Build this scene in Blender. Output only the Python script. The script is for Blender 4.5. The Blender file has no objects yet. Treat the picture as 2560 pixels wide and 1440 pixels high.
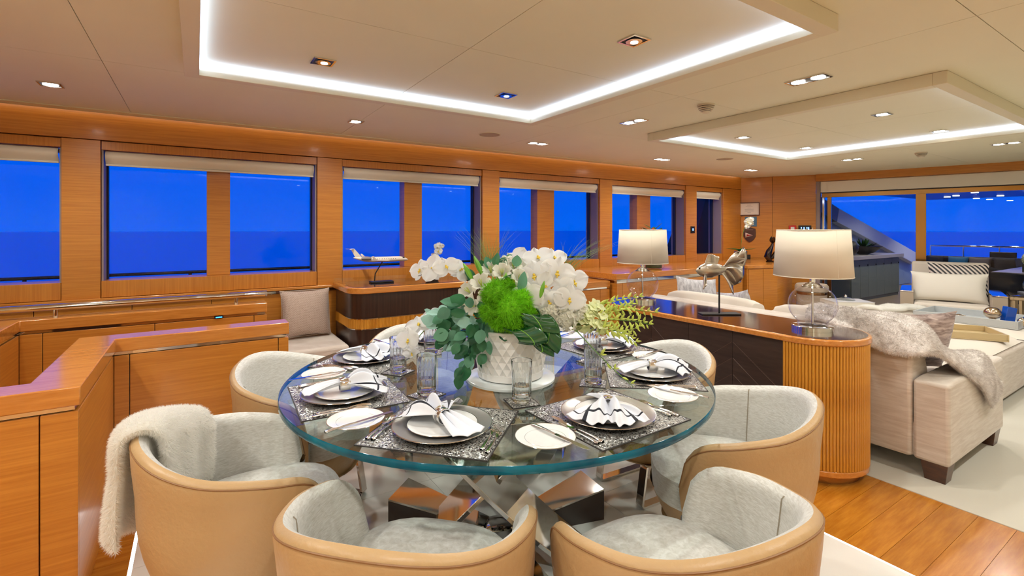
import bpy, bmesh, math, random
import numpy as np
from mathutils import Vector, Matrix, Euler

random.seed(11)
RNG = np.random.default_rng(5)
R = math.radians
PI = math.pi
scene = bpy.context.scene
COL = scene.collection

# ------------------------------------------------------------------ camera
CAMZ = 1.38            # eye height
FPX = 1215.0           # focal length in pixels of a 2560 px wide frame
CX, HY = 1280.0, 574.0 # principal column, horizon row
YAW = R(33.0)
SV, CV = math.sin(YAW), math.cos(YAW)
cd = bpy.data.cameras.new('camera')
cd.sensor_width = 36.0
cd.lens = FPX / 2560.0 * 36.0
cd.shift_y = -(720.0 - HY) / 2560.0
cd.clip_start = 0.05
cd.clip_end = 4000
cam = bpy.data.objects.new('camera', cd)
COL.objects.link(cam)
cam.location = (0, 0, CAMZ)
cam.rotation_euler = (R(90), 0, -YAW)
scene.camera = cam

# ------------------------------------------------------------------ world (dusk sky)
w = bpy.data.worlds.new('dusk_sky')
scene.world = w
w.use_nodes = True
nt = w.node_tree
nt.nodes.clear()
wo = nt.nodes.new('ShaderNodeOutputWorld')
bg = nt.nodes.new('ShaderNodeBackground')
tc = nt.nodes.new('ShaderNodeTexCoord')
sx = nt.nodes.new('ShaderNodeSeparateXYZ')
nz = nt.nodes.new('ShaderNodeTexNoise')
mp = nt.nodes.new('ShaderNodeMapping')
mp.inputs['Scale'].default_value = (1.2, 1.2, 6.0)
nz.inputs['Scale'].default_value = 2.0
nz.inputs['Detail'].default_value = 3.0
ma = nt.nodes.new('ShaderNodeMath'); ma.operation = 'MULTIPLY_ADD'
ma.inputs[1].default_value = 0.14; 
cr = nt.nodes.new('ShaderNodeValToRGB')
cr.color_ramp.elements[0].position = 0.0
cr.color_ramp.elements[0].color = (0.0, 0.128, 0.90, 1)
cr.color_ramp.elements[1].position = 0.5
cr.color_ramp.elements[1].color = (0.0, 0.092, 0.80, 1)
e = cr.color_ramp.elements.new(0.12); e.color = (0.0, 0.108, 0.88, 1)
nt.links.new(tc.outputs['Generated'], sx.inputs[0])
nt.links.new(tc.outputs['Generated'], mp.inputs[0])
nt.links.new(mp.outputs[0], nz.inputs['Vector'])
nt.links.new(nz.outputs['Fac'], ma.inputs[0])
nt.links.new(sx.outputs['Z'], ma.inputs[2])
sub = nt.nodes.new('ShaderNodeMath'); sub.operation = 'SUBTRACT'; sub.inputs[1].default_value = 0.07
nt.links.new(ma.outputs[0], sub.inputs[0])
nt.links.new(sub.outputs[0], cr.inputs[0])
nt.links.new(cr.outputs[0], bg.inputs[0])
bg.inputs[1].default_value = 0.88
nt.links.new(bg.outputs[0], wo.inputs[0])

# ------------------------------------------------------------------ exposure and light strengths
scene.view_settings.view_transform = 'Standard'
scene.view_settings.look = 'None'
scene.view_settings.exposure = 0.16
scene.view_settings.gamma = 1.0
scene.view_settings.use_curve_mapping = False
SPOT_W = 44.0            # one ceiling downlight
LED_E = 5.2              # ceiling tray strip
FLOOR_LED_E = 7.0        # strip round the stone floor
COVE_E = 3.0             # warm strip at the wall head
WARM = (0.97, 0.97, 0.91)
COOL = (0.56, 0.70, 1.0)
scene.cycles.max_bounces = 11
scene.cycles.diffuse_bounces = 3
scene.cycles.glossy_bounces = 4
scene.cycles.transmission_bounces = 11
scene.cycles.transparent_max_bounces = 20
scene.cycles.use_adaptive_sampling = True
scene.cycles.adaptive_threshold = 0.07
scene.cycles.adaptive_min_samples = 16
scene.cycles.sample_clamp_indirect = 4.0
scene.cycles.caustics_reflective = False
scene.cycles.caustics_refractive = False

# ------------------------------------------------------------------ measuring helpers (metres from photo columns and rows)
def ray(x, y):
    s = (x - CX) / FPX
    return (SV + CV * s, CV - SV * s, (HY - y) / FPX)
def at(x, y, t):
    d = ray(x, y)
    return Vector((d[0]*t, d[1]*t, CAMZ + d[2]*t))
def atz(x, y, z):
    d = ray(x, y)
    return at(x, y, (z - CAMZ) / d[2])
def atY(x, y, Y):
    d = ray(x, y)
    return at(x, y, Y / d[1])
def XonY(x, Y):
    d = ray(x, HY)
    return Y / d[1] * d[0]

def srgb(r, g, b):
    def f(c):
        c /= 255.0
        return c/12.92 if c <= 0.04045 else ((c+0.055)/1.055)**2.4
    return (f(r), f(g), f(b))

# ------------------------------------------------------------------ mesh builder
class MB:
    def __init__(self):
        self.v = []; self.f = []; self.s = []; self.uv = {}
    def add(self, vs, fs, smooth=False):
        o = len(self.v)
        self.v.extend([tuple(p) for p in vs])
        for q in fs:
            self.f.append(tuple(i + o for i in q)); self.s.append(smooth)
        return self
    def box(self, x0, x1, y0, y1, z0, z1):
        return self.add([(x0,y0,z0),(x1,y0,z0),(x1,y1,z0),(x0,y1,z0),(x0,y0,z1),(x1,y0,z1),(x1,y1,z1),(x0,y1,z1)],
            [(3,2,1,0),(4,5,6,7),(0,1,5,4),(1,2,6,5),(2,3,7,6),(3,0,4,7)])
    def obox(self, c, ax, ay, az):
        c = Vector(c); ax = Vector(ax); ay = Vector(ay); az = Vector(az)
        vs = [c+ax*i+ay*j+az*k for k in (-1,1) for (i,j) in ((-1,-1),(1,-1),(1,1),(-1,1))]
        return self.add(vs, [(3,2,1,0),(4,5,6,7),(0,1,5,4),(1,2,6,5),(2,3,7,6),(3,0,4,7)])
    def prism(self, poly, z0, z1, smooth=False):
        n = len(poly)
        vs = [(p[0],p[1],z0) for p in poly] + [(p[0],p[1],z1) for p in poly]
        o = len(self.v)
        self.add(vs, [])
        self.f.append(tuple(o+i for i in reversed(range(n)))); self.s.append(False)
        self.f.append(tuple(o+n+i for i in range(n))); self.s.append(False)
        for i in range(n):
            j = (i+1) % n
            self.f.append((o+i, o+j, o+n+j, o+n+i)); self.s.append(False)
        return self
    def lathe(self, prof, n=24, c=(0,0,0), smooth=True, cap0=True, cap1=True, rf=None):
        vs = []; m = len(prof)
        for k,(r,z) in enumerate(prof):
            for i in range(n):
                a = 2*PI*i/n
                q = r * (rf(a, k) if rf else 1.0)
                vs.append((c[0]+q*math.cos(a), c[1]+q*math.sin(a), c[2]+z))
        fs = []
        for k in range(m-1):
            for i in range(n):
                j = (i+1) % n
                fs.append((k*n+i, k*n+j, (k+1)*n+j, (k+1)*n+i))
        o = len(self.v)
        self.add(vs, fs, smooth)
        if cap0: self.f.append(tuple(o+i for i in reversed(range(n)))); self.s.append(False)
        if cap1: self.f.append(tuple(o+(m-1)*n+i for i in range(n))); self.s.append(False)
        return self
    def tube(self, pts, rad, n=8, smooth=True, caps=True, closed=False):
        pts = [Vector(p) for p in pts]; m = len(pts)
        if not hasattr(rad, '__len__'): rad = [rad]*m
        vs = []; up = None
        for k in range(m):
            if closed: d = pts[(k+1) % m] - pts[(k-1) % m]
            else: d = pts[min(k+1, m-1)] - pts[max(k-1, 0)]
            d.normalize()
            if up is None:
                up = Vector((0,0,1)) if abs(d.z) < 0.9 else Vector((1,0,0))
            a = d.cross(up)
            if a.length < 1e-5: a = d.cross(Vector((0.3,1,0.2)))
            a.normalize(); b = a.cross(d).normalized(); up = b
            for i in range(n):
                t = 2*PI*i/n
                vs.append(pts[k] + (a*math.cos(t) + b*math.sin(t))*rad[k])
        fs = []
        for k in range(m if closed else m-1):
            k2 = (k+1) % m
            for i in range(n):
                j = (i+1) % n
                fs.append((k*n+j, k*n+i, k2*n+i, k2*n+j))
        o = len(self.v)
        self.add(vs, fs, smooth)
        if caps and not closed:
            self.f.append(tuple(o+i for i in range(n))); self.s.append(False)
            self.f.append(tuple(o+(m-1)*n+i for i in reversed(range(n)))); self.s.append(False)
        return self
    def grid(self, fn, nu, nv, smooth=True, flip=False, uv=None, wrap_u=False):
        o = len(self.v)
        for j in range(nv+1):
            for i in range(nu+1):
                self.v.append(tuple(fn(i/nu, j/nv)))
                if uv: self.uv[len(self.v)-1] = uv(i/nu, j/nv)
        for j in range(nv):
            for i in range(nu):
                a = o + j*(nu+1) + i
                q = (a, a+1, a+nu+2, a+nu+1)
                self.f.append(q[::-1] if flip else q); self.s.append(smooth)
        return self
    def ball(self, c, r, n=12, m=8, sc=(1,1,1)):
        prof = [(math.sin(PI*k/m)*r, -math.cos(PI*k/m)*r) for k in range(1, m)]
        vs = [(c[0], c[1], c[2]-r*sc[2])]
        for (q, z) in prof:
            for i in range(n):
                a = 2*PI*i/n
                vs.append((c[0]+q*math.cos(a)*sc[0], c[1]+q*math.sin(a)*sc[1], c[2]+z*sc[2]))
        vs.append((c[0], c[1], c[2]+r*sc[2]))
        fs = []
        for i in range(n):
            fs.append((0, 1+(i+1) % n, 1+i))
        for k in range(m-2):
            for i in range(n):
                j = (i+1) % n
                fs.append((1+k*n+i, 1+k*n+j, 1+(k+1)*n+j, 1+(k+1)*n+i))
        L = len(vs)-1
        for i in range(n):
            fs.append((L, 1+(m-2)*n+i, 1+(m-2)*n+(i+1) % n))
        return self.add(vs, fs, True)
    def xf(self, M, start=0):
        for i in range(start, len(self.v)):
            self.v[i] = tuple(M @ Vector(self.v[i]))
        return self
    def mesh(self, name, mat=None):
        me = bpy.data.meshes.new(name)
        me.from_pydata(self.v, [], self.f)
        me.polygons.foreach_set('use_smooth', self.s)
        if self.uv:
            ul = me.uv_layers.new(name='UVMap')
            for lp in me.loops:
                ul.data[lp.index].uv = self.uv.get(lp.vertex_index, (0, 0))
        if mat is not None:
            me.materials.append(mat)
        me.validate()
        me.set_sharp_from_angle(angle=R(48))
        me.update()
        return me

def tag(o, label=None, cat=None, group=None, kind=None):
    if label: o['label'] = label
    if cat: o['category'] = cat
    if group: o['group'] = group
    if kind: o['kind'] = kind
    return o
def thing(name, label, cat, loc=(0,0,0), rz=0.0, group=None):
    o = bpy.data.objects.new(name, None)
    o.empty_display_size = 0.05
    COL.objects.link(o)
    o.location = loc; o.rotation_euler = (0, 0, rz)
    return tag(o, label, cat, group)
def obj(name, mb, mat, parent=None, world=False, bev=0.0, seg=2, sub=0, loc=None, rot=None, solid=0.0, label=None):
    me = mb.mesh(name, mat) if isinstance(mb, MB) else mb
    o = bpy.data.objects.new(name, me)
    COL.objects.link(o)
    if parent is not None:
        o.parent = parent
        if world: o.location = -Vector(parent.location)
    if loc is not None: o.location = loc
    if rot is not None: o.rotation_euler = rot
    if solid:
        m = o.modifiers.new('thick', 'SOLIDIFY'); m.thickness = solid; m.offset = 0
    if bev:
        m = o.modifiers.new('bevel', 'BEVEL'); m.width = bev; m.segments = seg; m.limit_method = 'ANGLE'; m.angle_limit = R(40)
        m.harden_normals = False
    if sub:
        m = o.modifiers.new('subsurf', 'SUBSURF'); m.levels = sub; m.render_levels = sub
    if label: o['label'] = label
    return o
def struct(name, mb, mat, **k):
    return tag(obj(name, mb, mat, **k), kind='structure')
def dup(root, loc, rz=0.0, label=None, name=None):
    r = root.copy(); COL.objects.link(r)
    r.location = loc; r.rotation_euler = (0, 0, rz)
    if label: r['label'] = label
    for ch in list(root.children):
        c = ch.copy(); COL.objects.link(c); c.parent = r
        for g in list(ch.children):
            d = g.copy(); COL.objects.link(d); d.parent = c
    return r
def smooth01(x, a, b):
    t = max(0.0, min(1.0, (x-a)/(b-a)))
    return t*t*(3-2*t)
# ------------------------------------------------------------------ materials
def newmat(name):
    m = bpy.data.materials.new(name); m.use_nodes = True
    nt = m.node_tree; b = nt.nodes['Principled BSDF']
    return m, nt, b
def pbr(name, col, rough=0.5, metal=0.0, coat=0.0, sheen=0.0, bump=0.0, bscale=200.0, emit=None, es=0.0, spec=0.5, vary=0.0, vscale=6.0, trans=0.0, sss=0.0):
    m, nt, b = newmat(name)
    b.inputs['Base Color'].default_value = (*col, 1)
    b.inputs['Roughness'].default_value = rough
    b.inputs['Metallic'].default_value = metal
    b.inputs['Specular IOR Level'].default_value = spec
    if coat: b.inputs['Coat Weight'].default_value = coat; b.inputs['Coat Roughness'].default_value = 0.06
    if sheen: b.inputs['Sheen Weight'].default_value = sheen; b.inputs['Sheen Roughness'].default_value = 0.4
    if trans: b.inputs['Transmission Weight'].default_value = trans
    if sss:
        b.inputs['Subsurface Weight'].default_value = sss
        b.inputs['Subsurface Radius'].default_value = (0.01, 0.01, 0.01)
    if emit:
        b.inputs['Emission Color'].default_value = (*emit, 1); b.inputs['Emission Strength'].default_value = es
    if bump or vary:
        t = nt.nodes.new('ShaderNodeTexCoord')
    if bump:
        n = nt.nodes.new('ShaderNodeTexNoise'); n.inputs['Scale'].default_value = bscale; n.inputs['Detail'].default_value = 4
        nt.links.new(t.outputs['Object'], n.inputs['Vector'])
        bp = nt.nodes.new('ShaderNodeBump'); bp.inputs['Strength'].default_value = bump; bp.inputs['Distance'].default_value = 0.002
        nt.links.new(n.outputs['Fac'], bp.inputs['Height']); nt.links.new(bp.outputs[0], b.inputs['Normal'])
    if vary:
        n2 = nt.nodes.new('ShaderNodeTexNoise'); n2.inputs['Scale'].default_value = vscale; n2.inputs['Detail'].default_value = 5
        nt.links.new(t.outputs['Object'], n2.inputs['Vector'])
        mx = nt.nodes.new('ShaderNodeMix'); mx.data_type = 'RGBA'
        nt.links.new(n2.outputs['Fac'], mx.inputs['Factor'])
        mx.inputs[6].default_value = (*[c*(1-vary) for c in col], 1)
        mx.inputs[7].default_value = (*[min(1, c*(1+vary)) for c in col], 1)
        nt.links.new(mx.outputs[2], b.inputs['Base Color'])
    return m
def wood(name, c1, c2, sc, rough=0.32, coat=0.25, rnd=0.0, bump=0.05):
    """straight-grained veneer; sc stretches the noise, small along the grain"""
    m, nt, b = newmat(name)
    t = nt.nodes.new('ShaderNodeTexCoord'); mp = nt.nodes.new('ShaderNodeMapping')
    mp.inputs['Scale'].default_value = sc
    nt.links.new(t.outputs['Object'], mp.inputs[0])
    n = nt.nodes.new('ShaderNodeTexNoise'); n.inputs['Scale'].default_value = 1.0; n.inputs['Detail'].default_value = 6; n.inputs['Roughness'].default_value = 0.65
    nt.links.new(mp.outputs[0], n.inputs['Vector'])
    rp = nt.nodes.new('ShaderNodeValToRGB')
    rp.color_ramp.elements[0].position = 0.32; rp.color_ramp.elements[0].color = (*c1, 1)
    rp.color_ramp.elements[1].position = 0.68; rp.color_ramp.elements[1].color = (*c2, 1)
    nt.links.new(n.outputs['Fac'], rp.inputs[0])
    out = rp.outputs[0]
    if rnd:
        oi = nt.nodes.new('ShaderNodeObjectInfo'); hs = nt.nodes.new('ShaderNodeHueSaturation')
        mr = nt.nodes.new('ShaderNodeMapRange'); mr.inputs[3].default_value = 1-rnd; mr.inputs[4].default_value = 1+rnd
        nt.links.new(oi.outputs['Random'], mr.inputs[0]); nt.links.new(mr.outputs[0], hs.inputs['Value'])
        nt.links.new(out, hs.inputs['Color']); out = hs.outputs[0]
        ad = nt.nodes.new('ShaderNodeVectorMath'); ad.operation = 'MULTIPLY_ADD'
        ad.inputs[1].default_value = (9, 9, 9)
        nt.links.new(oi.outputs['Random'], ad.inputs[0]); nt.links.new(mp.outputs[0], ad.inputs[2])
        nt.links.new(ad.outputs[0], n.inputs['Vector'])
    nt.links.new(out, b.inputs['Base Color'])
    b.inputs['Roughness'].default_value = rough
    b.inputs['Coat Weight'].default_value = coat; b.inputs['Coat Roughness'].default_value = 0.12
    if bump:
        bp = nt.nodes.new('ShaderNodeBump'); bp.inputs['Strength'].default_value = bump; bp.inputs['Distance'].default_value = 0.001
        nt.links.new(n.outputs['Fac'], bp.inputs['Height']); nt.links.new(bp.outputs[0], b.inputs['Normal'])
    return m
def clear(name, tint=(1,1,1), ior=1.45, rough=0.0, base=0.0, gl=(1,1,1)):
    """thin clear glass: see-through surface with Fresnel reflection"""
    m = bpy.data.materials.new(name); m.use_nodes = True
    nt = m.node_tree; nt.nodes.clear()
    o = nt.nodes.new('ShaderNodeOutputMaterial'); mx = nt.nodes.new('ShaderNodeMixShader')
    tr = nt.nodes.new('ShaderNodeBsdfTransparent'); tr.inputs[0].default_value = (*tint, 1)
    g = nt.nodes.new('ShaderNodeBsdfGlossy'); g.inputs['Roughness'].default_value = rough; g.inputs['Color'].default_value = (*gl, 1)
    fr = nt.nodes.new('ShaderNodeFresnel'); fr.inputs['IOR'].default_value = ior
    a = nt.nodes.new('ShaderNodeMath'); a.operation = 'ADD'; a.inputs[1].default_value = base; a.use_clamp = True
    # the same Fresnel for both sides of the sheet
    ge = nt.nodes.new('ShaderNodeNewGeometry'); lw = nt.nodes.new('ShaderNodeMath'); lw.operation = 'SUBTRACT'; lw.inputs[0].default_value = 1.0
    dt = nt.nodes.new('ShaderNodeVectorMath'); dt.operation = 'DOT_PRODUCT'
    nt.links.new(ge.outputs['Incoming'], dt.inputs[0]); nt.links.new(ge.outputs['Normal'], dt.inputs[1])
    ab = nt.nodes.new('ShaderNodeMath'); ab.operation = 'ABSOLUTE'; nt.links.new(dt.outputs['Value'], ab.inputs[0])
    nt.links.new(ab.outputs[0], lw.inputs[1])
    pw = nt.nodes.new('ShaderNodeMath'); pw.operation = 'POWER'; pw.inputs[1].default_value = 5.0
    nt.links.new(lw.outputs[0], pw.inputs[0])
    r0 = ((ior-1)/(ior+1))**2
    ml = nt.nodes.new('ShaderNodeMath'); ml.operation = 'MULTIPLY_ADD'; ml.inputs[1].default_value = 1-r0; ml.inputs[2].default_value = r0
    nt.links.new(pw.outputs[0], ml.inputs[0]); nt.links.new(ml.outputs[0], a.inputs[0])
    nt.nodes.remove(fr)
    nt.links.new(a.outputs[0], mx.inputs[0]); nt.links.new(tr.outputs[0], mx.inputs[1]); nt.links.new(g.outputs[0], mx.inputs[2])
    nt.links.new(mx.outputs[0], o.inputs[0])
    return m
def emitter(name, col, s):
    m = bpy.data.materials.new(name); m.use_nodes = True
    nt = m.node_tree; nt.nodes.clear()
    o = nt.nodes.new('ShaderNodeOutputMaterial'); e = nt.nodes.new('ShaderNodeEmission')
    e.inputs[0].default_value = (*col, 1); e.inputs[1].default_value = s
    nt.links.new(e.outputs[0], o.inputs[0])
    return m
def streaky(name, c1, c2, sc, rough=0.5, sheen=0.3, bump=0.35, spec=0.5):
    """brushed hide / slubbed cloth: short directional streaks"""
    m, nt, b = newmat(name)
    t = nt.nodes.new('ShaderNodeTexCoord'); mp = nt.nodes.new('ShaderNodeMapping'); mp.inputs['Scale'].default_value = sc
    mp.inputs['Rotation'].default_value = (0.2, 0.3, 0.4)
    nt.links.new(t.outputs['Object'], mp.inputs[0])
    n = nt.nodes.new('ShaderNodeTexNoise'); n.inputs['Scale'].default_value = 1.0; n.inputs['Detail'].default_value = 8; n.inputs['Roughness'].default_value = 0.62
    n.inputs['Distortion'].default_value = 0.6
    nt.links.new(mp.outputs[0], n.inputs['Vector'])
    rp = nt.nodes.new('ShaderNodeValToRGB')
    rp.color_ramp.elements[0].position = 0.36; rp.color_ramp.elements[0].color = (*c1, 1)
    rp.color_ramp.elements[1].position = 0.66; rp.color_ramp.elements[1].color = (*c2, 1)
    nt.links.new(n.outputs['Fac'], rp.inputs[0]); nt.links.new(rp.outputs[0], b.inputs['Base Color'])
    b.inputs['Roughness'].default_value = rough
    b.inputs['Specular IOR Level'].default_value = spec
    b.inputs['Sheen Weight'].default_value = sheen; b.inputs['Sheen Roughness'].default_value = 0.35
    bp = nt.nodes.new('ShaderNodeBump'); bp.inputs['Strength'].default_value = bump; bp.inputs['Distance'].default_value = 0.003
    nt.links.new(n.outputs['Fac'], bp.inputs['Height']); nt.links.new(bp.outputs[0], b.inputs['Normal'])
    return m
def glitter(name, c1, c2, scale=420.0):
    m, nt, b = newmat(name)
    t = nt.nodes.new('ShaderNodeTexCoord'); v = nt.nodes.new('ShaderNodeTexVoronoi'); v.inputs['Scale'].default_value = scale
    nt.links.new(t.outputs['Object'], v.inputs['Vector'])
    rp = nt.nodes.new('ShaderNodeValToRGB')
    rp.color_ramp.elements[0].position = 0.15; rp.color_ramp.elements[0].color = (*c1, 1)
    rp.color_ramp.elements[1].position = 0.9; rp.color_ramp.elements[1].color = (*c2, 1)
    sp = nt.nodes.new('ShaderNodeSeparateColor'); nt.links.new(v.outputs['Color'], sp.inputs[0])
    nt.links.new(sp.outputs[0], rp.inputs[0]); nt.links.new(rp.outputs[0], b.inputs['Base Color'])
    b.inputs['Metallic'].default_value = 0.75; b.inputs['Roughness'].default_value = 0.28
    # each flake tilts its own way
    sb = nt.nodes.new('ShaderNodeVectorMath'); sb.operation = 'SUBTRACT'; sb.inputs[1].default_value = (0.5, 0.5, 0.5)
    nt.links.new(v.outputs['Color'], sb.inputs[0])
    scl = nt.nodes.new('ShaderNodeVectorMath'); scl.operation = 'SCALE'; scl.inputs['Scale'].default_value = 0.9
    nt.links.new(sb.outputs[0], scl.inputs[0])
    ge = nt.nodes.new('ShaderNodeNewGeometry'); ad = nt.nodes.new('ShaderNodeVectorMath'); ad.operation = 'ADD'
    nt.links.new(ge.outputs['Normal'], ad.inputs[0]); nt.links.new(scl.outputs[0], ad.inputs[1])
    nm = nt.nodes.new('ShaderNodeVectorMath'); nm.operation = 'NORMALIZE'
    nt.links.new(ad.outputs[0], nm.inputs[0]); nt.links.new(nm.outputs[0], b.inputs['Normal'])
    return m

ORA1, ORA2 = srgb(182, 110, 36), srgb(205, 134, 52)
M = {}
M['wood_x'] = wood('honey_wood_grain_lengthwise', ORA1, ORA2, (3, 3, 90))
M['wood_v'] = wood('honey_wood_grain_upright', ORA1, ORA2, (80, 80, 2.0))
M['wood_cap'] = wood('honey_wood_cap', srgb(190, 116, 44), srgb(214, 142, 64), (5, 60, 60), rough=0.22, coat=0.6)
M['plank'] = wood('teak_plank', srgb(168, 98, 20), srgb(200, 130, 40), (4, 40, 40), rough=0.25, coat=0.5, rnd=0.10)
M['flute'] = wood('fluted_oak', srgb(184, 118, 30), srgb(220, 156, 56), (30, 30, 3), rough=0.35, coat=0.2)
M['dark'] = wood('dark_macassar_veneer', srgb(34, 20, 16), srgb(66, 42, 34), (60, 60, 1.2), rough=0.3, coat=0.4)
M['darktop'] = wood('dark_gloss_top', srgb(44, 24, 16), srgb(72, 42, 30), (3, 40, 40), rough=0.08, coat=1.0, bump=0.0)
M['darkherr'] = wood('dark_console_panel', srgb(40, 30, 27), srgb(62, 47, 42), (30, 3, 30), rough=0.4, coat=0.1)
M['darkleg'] = wood('walnut_foot', srgb(60, 34, 22), srgb(92, 54, 34), (10, 10, 50))
M['brass'] = pbr('warm_bronze_frame', srgb(176, 130, 72), 0.2, 1.0)
M['chrome'] = pbr('polished_steel', (0.78, 0.77, 0.75), 0.06, 1.0)
M['silver'] = pbr('silver_cutlery', (0.86, 0.85, 0.83), 0.12, 1.0)
M['ceil'] = pbr('cream_ceiling_panel', srgb(240, 235, 208), 0.6, bump=0.02, bscale=60, vary=0.03, vscale=3)
M['ceiltrim'] = pbr('cream_ceiling_trim', srgb(232, 222, 194), 0.5)
M['onyx'] = pbr('white_onyx', srgb(236, 232, 226), 0.12, coat=0.5, vary=0.06, vscale=4.0)
M['carpet'] = pbr('pale_carpet', srgb(204, 197, 182), 0.95, bump=0.6, bscale=900, sheen=0.2)
M['blind'] = pbr('cream_blind_cloth', srgb(238, 230, 214), 0.8, bump=0.1, bscale=500)
M['grey'] = pbr('grey_window_reveal', srgb(150, 132, 128), 0.5)
M['darkgrey'] = pbr('dark_gasket', srgb(40, 34, 36), 0.5)
M['black'] = pbr('black_matt', srgb(14, 14, 16), 0.45)
def realglass(name, col=(1, 1, 1), ior=1.48, thin=0.0):
    m = bpy.data.materials.new(name); m.use_nodes = True
    nt = m.node_tree; nt.nodes.clear()
    o = nt.nodes.new('ShaderNodeOutputMaterial'); g_ = nt.nodes.new('ShaderNodeBsdfGlass')
    g_.inputs['Color'].default_value = (*col, 1); g_.inputs['IOR'].default_value = ior; g_.inputs['Roughness'].default_value = 0.0
    if thin:
        tr = nt.nodes.new('ShaderNodeBsdfTransparent'); mx = nt.nodes.new('ShaderNodeMixShader'); mx.inputs[0].default_value = thin
        nt.links.new(g_.outputs[0], mx.inputs[1]); nt.links.new(tr.outputs[0], mx.inputs[2]); nt.links.new(mx.outputs[0], o.inputs[0])
    else:
        nt.links.new(g_.outputs[0], o.inputs[0])
    return m
def petal(name, col, tr=0.4, rough=0.5, vary=0.06, vscale=40):
    """thin leaf or petal that lets some light through"""
    m, nt, b = newmat(name)
    o = nt.nodes['Material Output']
    t = nt.nodes.new('ShaderNodeTexCoord'); n = nt.nodes.new('ShaderNodeTexNoise'); n.inputs['Scale'].default_value = vscale; n.inputs['Detail'].default_value = 4
    oi = nt.nodes.new('ShaderNodeObjectInfo')
    nt.links.new(t.outputs['Object'], n.inputs['Vector'])
    ad = nt.nodes.new('ShaderNodeMath'); ad.operation = 'ADD'; nt.links.new(n.outputs['Fac'], ad.inputs[0])
    mu = nt.nodes.new('ShaderNodeMath'); mu.operation = 'MULTIPLY_ADD'; mu.inputs[1].default_value = 0.8; mu.inputs[2].default_value = -0.4
    nt.links.new(oi.outputs['Random'], mu.inputs[0]); nt.links.new(mu.outputs[0], ad.inputs[1])
    mx = nt.nodes.new('ShaderNodeMix'); mx.data_type = 'RGBA'; nt.links.new(ad.outputs[0], mx.inputs['Factor'])
    mx.inputs[6].default_value = (*[c*(1-vary) for c in col], 1); mx.inputs[7].default_value = (*[min(1, c*(1+vary)) for c in col], 1)
    nt.links.new(mx.outputs[2], b.inputs['Base Color']); b.inputs['Roughness'].default_value = rough
    tl = nt.nodes.new('ShaderNodeBsdfTranslucent'); nt.links.new(mx.outputs[2], tl.inputs[0])
    ms = nt.nodes.new('ShaderNodeMixShader'); ms.inputs[0].default_value = tr
    nt.links.new(b.outputs[0], ms.inputs[1]); nt.links.new(tl.outputs[0], ms.inputs[2]); nt.links.new(ms.outputs[0], o.inputs[0])
    return m
M['pane'] = clear('window_glass', (0.98, 0.985, 1.0), 1.22)
M['tglass'] = clear('table_glass', (0.90, 0.955, 0.94), 1.52)
M['tedge'] = None
M['glass'] = clear('clear_crystal', (0.965, 0.98, 0.98), 1.5)
M['globe'] = clear('clear_globe_glass', (0.93, 0.925, 0.945), 1.62)
M['leather'] = pbr('tan_leather', srgb(186, 152, 108), 0.42, bump=1.0, bscale=48, vary=0.08, vscale=5)
M['piping'] = pbr('tan_leather_piping', srgb(138, 98, 58), 0.5)
M['hide'] = streaky('pale_hair_on_hide', srgb(196, 192, 182), srgb(224, 222, 216), (48, 48, 260), 0.38, 0.3, 0.30)
M['sofa'] = streaky('cream_chenille', srgb(196, 180, 166), srgb(214, 202, 190), (6, 6, 60), 0.75, 0.25, 0.12, 0.3)
M['cream'] = pbr('cream_upholstery', srgb(216, 204, 190), 0.85, bump=0.15, bscale=400, sheen=0.2)
M['taupe'] = pbr('taupe_upholstery', srgb(176, 158, 138), 0.85, bump=0.15, bscale=400, sheen=0.2)
M['white'] = pbr('white_porcelain', srgb(240, 240, 238), 0.12, coat=0.4)
M['linen'] = pbr('white_linen', srgb(240, 240, 244), 0.85, bump=0.1, bscale=600, sheen=0.1)
M['shade'] = pbr('ivory_lamp_shade', srgb(226, 212, 192), 0.85, bump=0.12, bscale=600)
M['led'] = emitter('led_strip_light', COOL, LED_E)
M['floorled'] = emitter('floor_led_light', (0.92, 0.97, 1.0), FLOOR_LED_E)
M['cove'] = emitter('cove_strip_light', (1.0, 0.80, 0.55), COVE_E)
M['bulb'] = emitter('lamp_lens', (1.0, 0.93, 0.82), 30.0)
M['bulbdim'] = emitter('dim_lamp_lens', (1.0, 0.97, 0.92), 5.0)
def teal_edge():
    m, nt, b = newmat('teal_glass_edge')
    t = nt.nodes.new('ShaderNodeTexCoord'); n = nt.nodes.new('ShaderNodeTexNoise'); n.inputs['Scale'].default_value = 9.0
    mp = nt.nodes.new('ShaderNodeMapping'); mp.inputs['Scale'].default_value = (1, 1, 0.2)
    nt.links.new(t.outputs['Object'], mp.inputs[0]); nt.links.new(mp.outputs[0], n.inputs['Vector'])
    rp = nt.nodes.new('ShaderNodeValToRGB')
    rp.color_ramp.elements[0].position = 0.35; rp.color_ramp.elements[0].color = (*srgb(0, 62, 82), 1)
    rp.color_ramp.elements[1].position = 0.75; rp.color_ramp.elements[1].color = (*srgb(2, 112, 134), 1)
    nt.links.new(n.outputs['Fac'], rp.inputs[0]); nt.links.new(rp.outputs[0], b.inputs['Base Color'])
    b.inputs['Roughness'].default_value = 0.08
    b.inputs['Specular IOR Level'].default_value = 0.35
    return m
M['tedge'] = teal_edge()
# ================================================================== THE SETTING
ZC = 2.21      # ceiling
YW = 4.55      # inner face of the window wall
YG = 4.74      # window glass
TC = Vector((1.145, 1.869, 0))     # table centre on the floor
ZT = 0.75      # table top

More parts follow.
